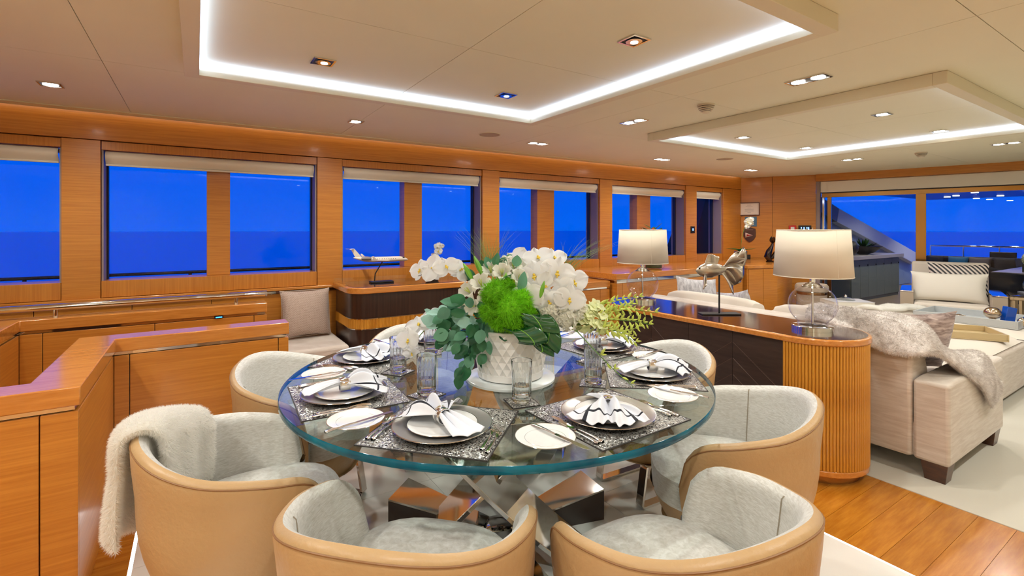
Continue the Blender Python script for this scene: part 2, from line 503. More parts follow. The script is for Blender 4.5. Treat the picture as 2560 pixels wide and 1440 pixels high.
# ---- floor
fl = struct('floor', MB().box(-2.3, 8.9, -1.1, 4.55, -0.12, -0.022), pbr('floor_bed', srgb(90, 70, 50), 0.8))
plank_mesh = {}
def plank_run(x0, x1, y0, y1, wdt=0.131, stagger=None):
    n = int(round((y1-y0)/wdt)); wd = (y1-y0)/n
    key = (round(x1-x0, 3), round(wd, 4))
    if key not in plank_mesh:
        plank_mesh[key] = MB().box(0.0006, x1-x0-0.0006, 0.0007, wd-0.0007, -0.022, 0.0).mesh('plank', M['plank'])
    for i in range(n):
        obj('plank', plank_mesh[key], None, fl, loc=(x0, y0+i*wd, 0))
OX0, OX1, OY0, OY1 = -0.22, 2.39, 0.62, 3.12
plank_run(OX1+0.012, 3.16, -1.1, 4.55)
plank_run(-2.3, OX0-0.012, -1.1, 4.55)
plank_run(OX0-0.012, OX1+0.012, -1.1, OY0-0.012)
plank_run(OX0-0.012, OX1+0.012, OY1+0.012, 4.55)
nx, ny = 4, 4
tw, th = (OX1-OX0)/nx, (OY1-OY0)/ny
slab = MB().box(0.001, tw-0.001, 0.001, th-0.001, -0.022, 0.001).mesh('stone_slab', M['onyx'])
for i in range(nx):
    for j in range(ny):
        obj('stone_slab', slab, None, fl, loc=(OX0+i*tw, OY0+j*th, 0))
obj('floor_light_strip', MB().box(OX0-0.012, OX0, OY0-0.012, OY1+0.012, -0.02, 0.0), M['floorled'], fl)
obj('floor_light_strip', MB().box(OX1, OX1+0.012, OY0-0.012, OY1+0.012, -0.02, 0.0), M['floorled'], fl)
obj('floor_light_strip', MB().box(OX0, OX1, OY0-0.012, OY0, -0.02, 0.0), M['floorled'], fl)
obj('floor_light_strip', MB().box(OX0, OX1, OY1, OY1+0.012, -0.02, 0.0), M['floorled'], fl)
obj('carpet', MB().box(3.161, 8.9, -1.1, 4.55, -0.022, 0.004), M['carpet'], fl, bev=0.003)

# ---- ceiling: cream panels with fine joints, an edge band and a cove at the window wall
ce = struct('ceiling', MB().box(-2.4, 9.3, -1.2, 4.44, ZC+0.012, ZC+0.1), pbr('ceiling_joint', srgb(120, 104, 84), 0.8))
xs = [-2.3, -0.39, 1.05, 2.54, 4.36, 6.1, 7.5, 9.2]
ys = [-1.1, 0.6, 1.97, 3.1, 4.36]
g = 0.0015
for i in range(len(xs)-1):
    for j in range(len(ys)-1):
        obj('ceiling_panel', MB().box(xs[i]+g, xs[i+1]-g, ys[j]+g, ys[j+1]-g, ZC, ZC+0.014), M['ceil'], ce)
obj('ceiling_band', MB().box(-2.3, 7.6, 4.362, 4.47, ZC-0.006, ZC+0.014), M['ceiltrim'], ce, bev=0.004)
obj('cove_roof', MB().box(-2.3, 7.6, 4.44, 4.75, ZC+0.07, ZC+0.1), M['ceil'], ce)
obj('cove_light_strip', MB().box(-2.3, 7.3, 4.475, 4.485, ZC+0.015, ZC+0.03), M['cove'], ce)

def tray(label, X0, X1, Y0, Y1, ew=0.062, zb=ZC-0.068):
    t = thing('ceiling_tray', label, 'ceiling tray', ((X0+X1)/2, (Y0+Y1)/2, ZC))
    for (a, b, c, d) in ((X0, X1, Y0, Y0+ew), (X0, X1, Y1-ew, Y1), (X0, X0+ew, Y0+ew, Y1-ew), (X1-ew, X1, Y0+ew, Y1-ew)):
        fr = obj('frame_side', MB().box(a, b, c, d, zb, ZC-0.001), M['ceiltrim'], t, world=True, bev=0.002)
    h0, h1, k = ZC-0.034, ZC-0.002, 0.006
    ix0, ix1, iy0, iy1 = X0+ew, X1-ew, Y0+ew, Y1-ew
    for (a, b, c, d) in ((ix0, ix1, iy0, iy0+k), (ix0, ix1, iy1-k, iy1), (ix0, ix0+k, iy0+k, iy1-k), (ix1-k, ix1, iy0+k, iy1-k)):
        obj('light_strip', MB().box(a, b, c, d, h0, h1), M['led'], t, world=True, label='glowing cool white light strip')
    return t
tray('dropped square ceiling frame with cool light strip above the dining table', -0.05, 2.075, 0.885, 2.915)
tray('dropped square ceiling frame with light strip above the sofa area', 3.27, 5.50, 0.885, 2.885)

# ---- window wall (port side)
Wpx = [(-420, 152, None), (252, 793, (517, 575)), (856, 1206, (1009, 1053)), (1249, 1500, (1341, 1383)), (1531, 1715, (1590, 1623)), (1742, 1808, None)]
W = []
for (a, b, m) in Wpx:
    W.append((XonY(a, YW), XonY(b, YW), None if m is None else (XonY(m[0], 4.68), XonY(m[1], 4.68))))
XA = 7.35      # corner with the aft bulkhead
wl = struct('wall_left', MB().box(-2.4, XA+0.3, 4.60, 4.80, 0, 0.90).box(-2.4, XA+0.3, 4.60, 4.80, 2.02, 2.35), M['wood_x'])
obj('upper_fascia', MB().box(-2.3, XA, YW-0.004, 4.60, 2.026, 2.30), M['wood_x'], wl, bev=0.002)
edges = []
prev = -2.3
for (a, b, m) in W:
    edges.append((prev, a)); prev = b
edges.append((prev, XA))
for (a, b) in edges:
    if b - a > 0.01:
        obj('pillar_panel', MB().box(a+0.002, b-0.002, YW, 4.80, 0.885, 2.022), M['wood_x'], wl, bev=0.002)
for k, (a, b, m) in enumerate(W):
    obj('head_panel', MB().box(a+0.002, b-0.002, YW+0.012, 4.66, 1.958, 2.02), M['wood_v'], wl, bev=0.0015)
    obj('apron_panel', MB().box(a+0.002, b-0.002, YW+0.008, 4.80, 0.888, 1.008), M['wood_v'], wl, bev=0.0015)
    wn = struct('window_%d' % (k+1), MB().box(a, a+0.012, YW+0.03, 4.80, 1.008, 1.96).box(b-0.012, b, YW+0.03, 4.80, 1.008, 1.96).box(a, b, 4.70, 4.80, 1.94, 1.96), M['grey'])
    for xx in ((a+0.012, a+0.022), (b-0.022, b-0.012)):
        obj('gasket', MB().box(xx[0], xx[1], YG-0.02, YG+0.03, 1.009, 1.94), M['darkgrey'], wn)
    if m:
        obj('pane', MB().box(a+0.022, m[0], YG, YG+0.012, 1.009, 1.94), M['pane'], wn)
        obj('pane', MB().box(m[1], b-0.022, YG, YG+0.012, 1.009, 1.94), M['pane'], wn)
        obj('mullion', MB().box(m[0], m[1], 4.66, 4.80, 1.0085, 1.95), M['wood_x'], wn, bev=0.002)
    else:
        obj('pane', MB().box(a+0.022, b-0.022, YG, YG+0.012, 1.009, 1.94), M['pane'], wn)
wl_label = ['far left window cut by the picture edge', 'wide window behind the handrail', 'window above the airplane model', 'window behind the white orchids',
            'window behind the further table lamp', 'narrow last window by the corner']
for k, (a, b, m) in enumerate(W):
    rb = thing('roller_blind', 'cream roller blind drawn up in the %s' % wl_label[k], 'blind', ((a+b)/2, YW+0.04, 1.955), group='cream roller blinds')
    fn = lambda u, v, a=a, b=b: (a+0.02+(b-a-0.04)*u, YW+0.055+0.028*math.sin(v*PI*1.15+0.2)*(-1)-0.0, 1.956-0.1*v-0.004*math.sin(u*PI*3)*v)
    obj('cloth', MB().grid(fn, 24, 10), M['blind'], rb, world=True, solid=0.004)
    obj('bottom_bar', MB().box(a+0.02, b-0.02, YW+0.055, YW+0.07, 1.848, 1.862), M['blind'], rb, world=True, bev=0.003)
# ledge, shadow gap, steel strip and the panels below it
obj('sill_ledge', MB().box(-2.3, XA, YW-0.035, 4.60, 0.862, 0.886), M['wood_cap'], wl, bev=0.004)
obj('steel_strip', MB().box(-2.3, 1.0, YW-0.006, 4.60, 0.838, 0.856), M['chrome'], wl)
px_ = [-2.3, -1.35, -0.93, -0.40, 0.10, 0.62, 1.6, 2.6, 3.6, 4.6, 5.6, 6.6, XA]
for i in range(len(px_)-1):
    obj('lower_panel', MB().box(px_[i]+0.002, px_[i+1]-0.002, YW, 4.60, 0.0, 0.834), M['wood_x'], wl, bev=0.002)

# ---- hidden sides of the saloon
struct('wall_front', MB().box(-2.42, -2.3, -1.2, 4.8, 0, 2.35), M['ceil'])
wr = struct('wall_right', MB().box(-2.42, 9.4, -1.24, -1.1, 0, 2.35), M['ceil'])

# ---- aft bulkhead: two veneered leaves, then a bank of glazed doors
AP = [Vector((XA, 4.55, 0)), Vector((7.56, 4.16, 0)), Vector((7.86, 3.66, 0)), Vector((8.46, 1.57, 0)), Vector((9.15, -1.1, 0))]
def ribbon(A, B, z0, z1, d0=0.0, d1=0.06, e=0.0):
    """upright slab from A to B, d0..d1 behind the room face"""
    d = (B-A).normalized(); n = Vector((-d.y, d.x, 0))
    if n.x < 0: n = -n
    a, b = A + d*e, B - d*e
    poly = [a+n*d0, b+n*d0, b+n*d1, a+n*d1]
    return MB().prism([(p.x, p.y) for p in poly], z0, z1)
wa = struct('wall_aft', ribbon(AP[0], AP[2], 0, 2.35, 0.09, 0.16), M['wood_x'])
zz = [0.0, 0.55, 0.93, 1.36, 1.80, 2.21]
for a, b in ((AP[0], AP[1]), (AP[1], AP[2])):
    for i in range(len(zz)-1):
        obj('veneer_panel', ribbon(a, b, zz[i]+0.001, zz[i+1]-0.001, 0, 0.06, 0.002), M['wood_x'], wa)
obj('head_beam', ribbon(AP[2], AP[4], 2.105, 2.30, -0.03, 0.12), M['wood_x'], wa, bev=0.003)
obj('end_post', ribbon(AP[2], AP[2]+(AP[3]-AP[2]).normalized()*0.05, 0, 2.105, 0.0, 0.10), M['grey'], wa, bev=0.003)
def on_line(x, A, B):
    d = ray(x, HY); e = B-A
    det = d[0]*(-e.y) - d[1]*(-e.x)
    t = (A.x*(-e.y) - A.y*(-e.x))/det
    return Vector((d[0]*t, d[1]*t, 0))
da = on_line(2052, AP[2], AP[3]); dd = (AP[3]-AP[2]).normalized()
dpost = on_line(2302, AP[2], AP[3])
door = struct('door_1', ribbon(da, AP[4], 1.865, 1.925, 0.06, 0.12), M['brass'])
obj('track', ribbon(da, AP[4], 1.925, 1.94, 0.03, 0.13), M['darkgrey'], door)
for p0, wd, mt in ((da+dd*0.01, 0.03, 'chrome'), (da+dd*0.075, 0.05, 'brass'), (dpost-dd*0.055, 0.11, 'brass')):
    obj('door_stile', ribbon(p0, p0+dd*wd, 0.0, 1.866, 0.05, 0.11), M[mt], door, bev=0.003)
obj('threshold', ribbon(da, AP[4], -0.01, 0.03, 0.04, 0.14), M['chrome'], door)
obj('pane', ribbon(da+dd*0.125, dpost-dd*0.055, 0.03, 1.866, 0.075, 0.085), M['pane'], door)
obj('pane', ribbon(dpost+dd*0.055, AP[3], 0.03, 1.866, 0.075, 0.085), M['pane'], door)
obj('pane', ribbon(AP[3], AP[4], 0.03, 1.866, 0.075, 0.085), M['pane'], door)
rb = thing('roller_blind', 'long cream roller blind housing over the aft glass doors', 'blind', (AP[2].x, AP[2].y, 1.94))
obj('housing', ribbon(AP[2]+dd*0.05, AP[4], 1.938, 2.104, 0.02, 0.10), M['blind'], rb, world=True, bev=0.01)

# ---- outside: sea, side deck rail, aft deck
sea_m, snt, sb = newmat('dusk_sea')
sb.inputs['Base Color'].default_value = (0.0, 0.62, 0.80, 1); sb.inputs['Roughness'].default_value = 0.35
sb.inputs['Specular IOR Level'].default_value = 0.5
struct('sea', MB().add([(-2500, -2500, -7), (2500, -2500, -7), (2500, 2500, -7), (-2500, 2500, -7)], [(0, 1, 2, 3)]), sea_m)
struct('side_deck', MB().box(-4, 9, 4.81, 5.72, -0.1, -0.02), pbr('outside_deck', srgb(120, 96, 70), 0.6))
rl = thing('deck_rail', 'dark capping rail running along the side deck outside the windows', 'rail', (2, 5.6, -0.02))
obj('handrail', MB().tube([(-4, 5.6, 0.972), (9, 5.6, 0.972)], 0.015, 10), M['black'], rl, world=True)
for x in [-3.5+1.15*i for i in range(11)]:
    obj('stanchion', MB().tube([(x, 5.6, -0.02), (x, 5.6, 0.965)], 0.014, 8), M['black'], rl, world=True)
struct('deck', MB().box(8.0, 16.5, -3.0, 5.0, -0.1, -0.015), pbr('aft_deck_teak', srgb(150, 130, 108), 0.5, vary=0.1))
sof = struct('deck_soffit', MB().box(9.2, 16.2, -4.0, 4.75, 2.16, 2.24), pbr('dark_soffit', srgb(34, 36, 44), 0.25))
for (x, y) in ((10.9, 3.6), (12.3, 3.6), (10.2, 2.0)):  # unseen soffit lights added to brighten the bar and the near deck
    l = bpy.data.lights.new('soffit_beam', 'SPOT'); l.energy = 45; l.color = (1.0, 0.95, 0.85); l.spot_size = R(150); l.spot_blend = 1.0; l.shadow_soft_size = 0.05
    lo = bpy.data.objects.new('soffit_beam', l); COL.objects.link(lo); lo.parent = sof; lo.location = (x, y, 2.13)
    obj('soffit_light', MB().lathe([(0.06, 0.0), (0.06, -0.012)], 14, (x, y, 2.16)), M['bulbdim'], sof)
for (x, y) in ((2368, 492), (2437, 481), (2441, 496), (2474, 498), (2501, 489), (2525, 501), (2390, 489)):
    p = atz(x, y, 2.16)
    l = bpy.data.lights.new('soffit_beam', 'SPOT'); l.energy = 26; l.color = (1.0, 0.95, 0.85); l.spot_size = R(120); l.spot_blend = 0.8; l.shadow_soft_size = 0.05
    lo = bpy.data.objects.new('soffit_beam', l); COL.objects.link(lo); lo.parent = sof; lo.location = (p.x, p.y, 2.13)
    obj('soffit_light', MB().lathe([(0.06, 0.0), (0.06, -0.012)], 14, (p.x, p.y, 2.16)), M['bulbdim'], sof)
# sloping wing wall at the side of the aft deck
wg = struct('wing_wall', MB(), M['black'])
bm_ = MB()
poly = [(8.6, 2.5), (11.3, 1.74), (15.6, 0.68), (15.6, 0.0), (8.6, 0.0)]
nv = len(poly)
bm_.add([(p[0], 4.95, p[1]) for p in poly] + [(p[0], 5.02, p[1]) for p in poly],
        [tuple(range(nv)), tuple(reversed(range(nv, 2*nv)))] + [(i, i+nv, (i+1) % nv+nv, (i+1) % nv) for i in range(nv)])
wg.data = bm_.mesh('wing_wall', pbr('grey_wing_paint', srgb(150, 170, 176), 0.4))
cp = MB()
for (p, q, mt) in ((poly[0], poly[1], 0), (poly[1], poly[2], 1)):
    A = Vector((p[0], 4.9, p[1])); B = Vector((q[0], 4.9, q[1])); d = (B-A).normalized(); nn = Vector((-d.z, 0, d.x))
    obj('wing_cap', MB().obox((A+B)/2+Vector((0, 0.02, 0))-nn*0.06, d*((B-A).length/2), Vector((0, 0.10, 0)), nn*0.15), pbr('wing_cap_paint', srgb(90, 94, 98) if mt == 0 else srgb(240, 244, 246), 0.35), wg, bev=0.01)
# dark superstructure seen through the last two windows
pl_ = [(6.75, 0.0), (8.8, 0.0), (8.8, 2.4), (7.62, 2.4), (7.30, 1.62), (7.22, 1.45), (6.95, 0.95)]
nv = len(pl_)
struct('deck_house_fin', MB().add([(x, 5.25, z) for (x, z) in pl_] + [(x, 5.75, z) for (x, z) in pl_], [tuple(range(nv)), tuple(reversed(range(nv, 2*nv)))] + [(i, i+nv, (i+1) % nv+nv, (i+1) % nv) for i in range(nv)]), M['black'])
# ================================================================== CEILING FITTINGS
def spot(parent, loc, watt, size=R(164), blend=1.0, col=WARM):
    l = bpy.data.lights.new('downlight_beam', 'SPOT')
    l.energy = watt; l.color = col; l.spot_size = size; l.spot_blend = blend; l.shadow_soft_size = 0.035
    o = bpy.data.objects.new('downlight_beam', l); COL.objects.link(o)
    o.parent = parent; o.location = loc
    return o
def downlight(p, label, n=1, direction='X', zc=ZC, watt=SPOT_W, dim=False, recess=False):
    t = thing('downlight', label, 'ceiling light', (p[0], p[1], zc), group='recessed ceiling downlights')
    hw = 0.052
    hx = hw*n if direction == 'X' else hw
    hy = hw*n if direction == 'Y' else hw
    mb = MB()
    k = 0.009
    for (a, b, c, d) in ((-hx, hx, -hy, -hy+k), (-hx, hx, hy-k, hy), (-hx, -hx+k, -hy+k, hy-k), (hx-k, hx, -hy+k, hy-k)):
        mb.box(a, b, c, d, -0.006, -0.0005)
    obj('bezel', mb, M['chrome'], t)
    obj('can', MB().box(-hx+k, hx-k, -hy+k, hy-k, -0.003, -0.0005), M['black'], t)
    for i in range(n):
        o = (i-(n-1)/2)*2*hw
        c = (o, 0) if direction == 'X' else (0, o)
        if recess:
            obj('reflector', MB().lathe([(0.036, -0.0085), (0.020, -0.004)], 16, (c[0], c[1], 0)), M['chrome'], t)
            obj('lamp_lens', MB().lathe([(0.017, -0.0105), (0.014, -0.004)], 14, (c[0]+0.006, c[1]+0.004, 0)), M['bulbdim'], t)
        else:
            obj('lamp_lens', MB().lathe([(0.034, -0.007), (0.034, -0.003)], 18, (c[0], c[1], 0)), M['bulb'], t)
    if watt:
        spot(t, (0, 0, -0.03), watt*n)
    return t
L1 = [((126, 210), 1, 'in the bare ceiling at far left'), ((890, 303), 1, 'above the wide window by the handrail')]
for (q, n, s) in L1:
    p = atz(q[0], q[1], ZC)
    downlight(p, 'single bright square downlight %s' % s, 1)
L2 = [((1345, 358), 'X', 'nearest the window with the white orchids'), ((1585, 303), 'Y', 'between the two ceiling frames, further one'),
      ((2020, 198), 'Y', 'between the two ceiling frames, nearer one'), ((1655, 398), 'X', 'by the window behind the further lamp'),
      ((1877, 425), 'X', 'in the corner above the framed certificate'), ((2130, 398), 'Y', 'beyond the second frame near the glass doors'),
      ((2515, 358), 'Y', 'beyond the second frame at far right')]
for (q, d, s) in L2:
    p = atz(q[0], q[1], ZC)
    downlight(p, 'twin bright downlight %s' % s, 2, d, watt=SPOT_W*(0.34 if q[0] in (2020, 1585) else 0.5))
L3 = [((1857, 343), 'nearest the sofa lamp'), ((2015, 369), 'furthest from the camera'), ((2205, 285), 'in the near half'), ((2348, 327), 'rightmost')]
for (q, s) in L3:
    p = atz(q[0], q[1], ZC)
    downlight(p, 'single downlight inside the sofa ceiling frame, %s' % s, 1, watt=SPOT_W*0.5)
L4 = [((808, 153), 'left'), ((1265, 237), 'far'), ((1585, 100), 'right')]
for (q, s) in L4:
    p = atz(q[0], q[1], ZC)
    downlight(p, 'dim square downlight inside the dining ceiling frame, %s one' % s, 1, watt=SPOT_W*0.72, recess=True)
# unseen downlights added as fill light for the saloon, out of view
for (x, y) in ((-1.0, 1.9), (-1.3, 0.6), (-1.2, -0.6), (0.3, 0.2), (1.6, -0.3), (3.0, 0.0), (4.6, 0.0), (6.2, 0.0)):
    downlight((x, y), 'added fill downlight of the ceiling out of view', 1, watt=SPOT_W*(1.45 if x < 0 else 1.1))

def detector(q, label):
    p = atz(q[0], q[1], ZC)
    t = thing('smoke_detector', label, 'smoke detector', (p.x, p.y, ZC))
    w_ = pbr('detector_plastic', srgb(222, 208, 184), 0.5)
    obj('base', MB().lathe([(0.055, -0.012), (0.055, 0.0)], 24), w_, t)
    for k, (r, z) in enumerate(((0.050, -0.020), (0.044, -0.031), (0.036, -0.041))):
        obj('ring', MB().lathe([(r, z-0.003), (r+0.001, z+0.003)], 24), w_, t)
    obj('chamber', MB().lathe([(0.016, -0.052), (0.030, -0.044), (0.034, -0.012)], 20), M['darkgrey'], t)
    obj('cap', MB().lathe([(0.006, -0.058), (0.022, -0.054), (0.028, -0.046)], 20), w_, t)
detector((1765, 262), 'round cream smoke detector on the ceiling between the two frames')
detector((2303, 381), 'small round detector on the ceiling near the glass doors')
def speaker(q, label):
    p = atz(q[0], q[1], ZC)
    t = thing('ceiling_speaker', label, 'speaker', (p.x, p.y, ZC))
    obj('grille', MB().lathe([(0.085, -0.004), (0.088, 0.0)], 32), pbr('speaker_grille', srgb(184, 164, 138), 0.7, bump=0.5, bscale=800), t)
    obj('rim', MB().lathe([(0.092, -0.005), (0.095, 0.0)], 32, cap0=False, cap1=False), M['ceiltrim'], t)
speaker((1224, 336), 'flush round speaker grille near the corner of the dining frame')
speaker((1812, 397), 'flush round speaker grille near the corner of the sofa frame')
p = atz(2082, 415, ZC)
t = thing('sprinkler_head', 'tiny sprinkler plate on the ceiling before the glass doors', 'sprinkler', (p.x, p.y, ZC))
obj('plate', MB().lathe([(0.03, -0.004), (0.034, 0)], 18), M['ceiltrim'], t)
# ================================================================== BUILT-IN FURNITURE
def cushion(w_, d_, h_, puff=0.5, n=14, corner=0.06):
    """soft box about the origin: flat middle, rounded rim"""
    mb = MB()
    def prof(u):                       # -1..1 -> soft edge factor
        return (1-abs(u)**6)
    def top(s):
        def f(u, v):
            x, y = 2*u-1, 2*v-1
            e = (prof(x)*prof(y))**0.5
            return (x*w_/2*(1-0.03*(1-e)), y*d_/2*(1-0.03*(1-e)), s*h_/2*((1-puff)+puff*e)*(e**0.35))
        return f
    mb.grid(top(1), n, n)
    mb.grid(top(-1), n, n, flip=True)
    return mb
def pillow_mb(w_, h_, d_, n=16, pinch=0.10):
    """throw pillow standing in x-z, thickness along y"""
    mb = MB()
    def f(s):
        def q(u, v):
            x, z = 2*u-1, 2*v-1
            e = max(0.0, (1-x*x)*(1-z*z))**0.42
            k = 1 - pinch*(1-z*z)*abs(x)**4 * 0.8
            k2 = 1 - pinch*(1-x*x)*abs(z)**4
            return (x*w_/2*k, s*d_/2*e, h_/2 + z*h_/2*k2)
        return q
    mb.grid(f(1), n, n, flip=True)
    mb.grid(f(-1), n, n)
    return mb

# ---- the half wall round the stair head (near one with a jog)
HWZ = 0.825
hw = thing('stair_half_wall', 'stepped wooden half wall with flat cap at the left, nearest the camera', 'half wall', (-0.9, 2.7, 0))
cap = [(-2.29, 2.28), (-0.345, 2.28), (-0.345, 3.16), (0.465, 3.16), (0.465, 3.30), (-0.505, 3.30), (-0.505, 2.42), (-2.29, 2.42)]
obj('cap', MB().prism(cap, HWZ-0.068, HWZ), M['wood_cap'], hw, world=True, bev=0.004)
ins = [(-2.29, 2.305), (-0.37, 2.305), (-0.37, 3.185), (0.445, 3.185), (0.445, 3.275), (-0.48, 3.275), (-0.48, 2.395), (-2.29, 2.395)]
obj('core', MB().prism(ins, 0.0, HWZ-0.085), M['darkleg'], hw, world=True)
chr_ = [(-2.29, 2.298), (-0.363, 2.298), (-0.363, 3.178), (0.452, 3.178), (0.452, 3.282), (-0.487, 3.282), (-0.487, 2.402), (-2.29, 2.402)]
obj('steel_strip', MB().prism(chr_, HWZ-0.085, HWZ-0.070), M['chrome'], hw, world=True)
zt = HWZ-0.088
for (a, b) in ((-2.29, -1.2), (-1.196, -0.455), (-0.451, -0.352)):
    obj('face_panel', MB().box(a, b, 2.287, 2.304, 0.0, zt), M['wood_x'], hw, world=True, bev=0.0015)
obj('face_panel', MB().box(-0.369, -0.352, 2.306, 3.166, 0.0, zt), M['wood_x'], hw, world=True, bev=0.0015)
for (a, b) in ((-0.35, -0.29), (-0.286, 0.405), (0.409, 0.462)):
    obj('face_panel', MB().box(a, b, 3.167, 3.184, 0.0, zt), M['wood_x'], hw, world=True, bev=0.0015)
obj('face_panel', MB().box(0.446, 0.462, 3.186, 3.29, 0.0, zt), M['wood_x'], hw, world=True, bev=0.0015)
for (a, b) in ((-0.50, -0.1), (-0.096, 0.445)):
    obj('face_panel', MB().box(a, b, 3.276, 3.29, 0.0, zt), M['wood_x'], hw, world=True, bev=0.0015)

# ---- far half wall of the stair well, with the steel handrail
h2 = thing('stair_half_wall', 'wooden half wall beyond the stair well, under the steel handrail', 'half wall', (-0.3, 4.18, 0))
cap2 = [(0.45, 4.10), (0.45, 4.26), (-1.06, 4.26), (-1.06, 3.30), (-0.90, 3.30), (-0.90, 4.10)]
obj('cap', MB().prism(cap2, HWZ-0.068, HWZ), M['wood_cap'], h2, world=True, bev=0.004)
obj('core', MB().prism([(0.43, 4.12), (0.43, 4.24), (-1.04, 4.24), (-1.04, 3.32), (-0.92, 3.32), (-0.92, 4.12)], 0, HWZ-0.085), M['darkleg'], h2, world=True)
obj('steel_strip', MB().prism([(0.438, 4.112), (0.438, 4.248), (-1.048, 4.248), (-1.048, 3.312), (-0.912, 3.312), (-0.912, 4.112)], HWZ-0.085, HWZ-0.070), M['chrome'], h2, world=True)
for (a, b) in ((-0.902, -0.80), (-0.796, -0.24), (-0.236, 0.36), (0.364, 0.447)):
    obj('face_panel', MB().box(a, b, 4.103, 4.119, 0, zt), M['wood_x'], h2, world=True, bev=0.0015)
obj('face_panel', MB().box(-0.919, -0.903, 3.31, 4.10, 0, zt), M['wood_x'], h2, world=True, bev=0.0015)
obj('face_panel', MB().box(0.431, 0.447, 4.121, 4.25, 0, zt), M['wood_x'], h2, world=True, bev=0.0015)
hr = thing('handrail', 'polished steel handrail tube on the stair well half wall', 'handrail', (0.2, 4.17, HWZ))
obj('tube', MB().tube([(-1.5, 4.17, 0.889), (0.455, 4.17, 0.889)], 0.021, 20), M['chrome'], hr, world=True)
for x in (0.25, -0.75):
    obj('bracket', MB().tube([(x, 4.17, HWZ), (x, 4.17, 0.875)], 0.013, 12), M['chrome'], hr, world=True)
p = at(546, 797, 3.6)
pl = thing('switch_panel', 'tiny glowing blue switch on the stair well half wall', 'switch', (p.x, 4.102, HWZ-0.078))
obj('plate', MB().box(-0.028, 0.028, -0.006, 0, -0.007, 0.007), M['black'], pl)
obj('display', MB().box(-0.02, 0.02, -0.0075, -0.0062, -0.004, 0.004), emitter('blue_display', (0.05, 0.35, 1.0), 3.0), pl)

# ---- window bench
bx0, bx1, by0 = 0.49, 1.03, 3.93
be = thing('window_bench', 'upholstered cream window bench beside the dark sideboard', 'bench', ((bx0+bx1)/2, 4.2, 0))
obj('plinth', MB().box(bx0, bx1, by0+0.03, YW-0.002, 0.0, 0.34), M['wood_x'], be, world=True, bev=0.002)
o = obj('seat_cushion', MB().box(bx0, bx1-0.01, by0, YW-0.002, 0.342, 0.47), M['sofa'], be, world=True, bev=0.03, seg=4)
pc, pnt, pb = newmat('taupe_maze_weave')
t = pnt.nodes.new('ShaderNodeTexCoord'); br = pnt.nodes.new('ShaderNodeTexBrick')
br.inputs['Scale'].default_value = 14; br.inputs['Mortar Size'].default_value = 0.03
br.inputs['Color1'].default_value = (*srgb(172, 146, 132), 1); br.inputs['Color2'].default_value = (*srgb(160, 134, 120), 1); br.inputs['Mortar'].default_value = (*srgb(206, 184, 166), 1)
mpn = pnt.nodes.new('ShaderNodeMapping'); mpn.inputs['Rotation'].default_value = (R(90), 0, 0); mpn.inputs['Scale'].default_value = (2, 2, 2)
pnt.links.new(t.outputs['Object'], mpn.inputs[0]); pnt.links.new(mpn.outputs[0], br.inputs['Vector']); pnt.links.new(br.outputs[0], pb.inputs['Base Color'])
pb.inputs['Roughness'].default_value = 0.7; pb.inputs['Sheen Weight'].default_value = 0.4
pw = thing('throw_pillow', 'square taupe pillow with a maze weave on the window bench', 'pillow', (0.78, 4.36, 0.480), R(4))
obj('cover', pillow_mb(0.40, 0.40, 0.14), pc, pw, rot=(R(-10), 0, 0))
obj('piping', MB().tube([( -0.19, 0, 0.01), (0.19, 0, 0.01), (0.19, 0.0, 0.39), (-0.19, 0.0, 0.39)], 0.004, 6, closed=True), M['taupe'], pw, rot=(R(-10), 0, 0))

# ---- dark sideboard with fluted band (window wall, under the airplane model)
SBZ = 0.91
def rounded(x0, x1, y0, y1, r, n=8, corners=(1, 0, 0, 0)):
    """plan outline; corners flagged in the order front-left, front-right, back-right, back-left"""
    pts = []
    spec = [((x0+r, y0+r), 180, 270), ((x1-r, y0+r), 270, 360), ((x1-r, y1-r), 0, 90), ((x0+r, y1-r), 90, 180)]
    sharp = [(x0, y0), (x1, y0), (x1, y1), (x0, y1)]
    for k in range(4):
        if corners[k]:
            c, a0, a1 = spec[k]
            for i in range(n+1):
                a = R(a0 + (a1-a0)*i/n)
                pts.append((c[0]+r*math.cos(a), c[1]+r*math.sin(a)))
        else: pts.append(sharp[k])
    return pts
s1x0, s1x1, s1y0, s1y1 = 1.05, 2.95, 3.95, YW-0.04
s1 = thing('sideboard', 'dark veneered sideboard with a honey fluted band under the windows', 'sideboard', ((s1x0+s1x1)/2, 4.2, 0))
for (z0, z1, mt, nm, ex) in ((0.0, 0.565, 'dark', 'lower_body', 0.0), (0.566, 0.572, 'chrome', 'steel_strip', 0.004), (0.650, 0.656, 'chrome', 'steel_strip', 0.004),
                         (0.657, SBZ-0.052, 'dark', 'upper_body', 0.0)):
    obj(nm, MB().prism(rounded(s1x0-ex, s1x1+ex, s1y0-ex, s1y1, 0.14, 10, (1, 1, 0, 0)), z0, z1, smooth=True), M[mt], s1, world=True)
out = rounded(s1x0, s1x1, s1y0, s1y1, 0.14, 10, (1, 1, 0, 0))
obj('band_core', MB().prism(out, 0.572, 0.650, smooth=True), M['flute'], s1, world=True)
def reeds(path, z0, z1, rad, pitch, mat, parent, name='reed'):
    """round reeds side by side along a plan path"""
    me = MB().lathe([(rad, z0), (rad, z1)], 8).mesh(name, mat)
    acc = 0.0; k = 0
    for i in range(len(path)-1):
        a, b = Vector(path[i]), Vector(path[i+1]); L = (b-a).length
        while acc <= L:
            q = a + (b-a)*(acc/L)
            o = bpy.data.objects.new(name, me); COL.objects.link(o); o.parent = parent
            o.location = (q.x-parent.location.x, q.y-parent.location.y, -parent.location.z)
            acc += pitch; k += 1
        acc -= L
    return k
fp = [(s1x0, s1y1)] + out[:22]
mb = MB(); acc = 0.0
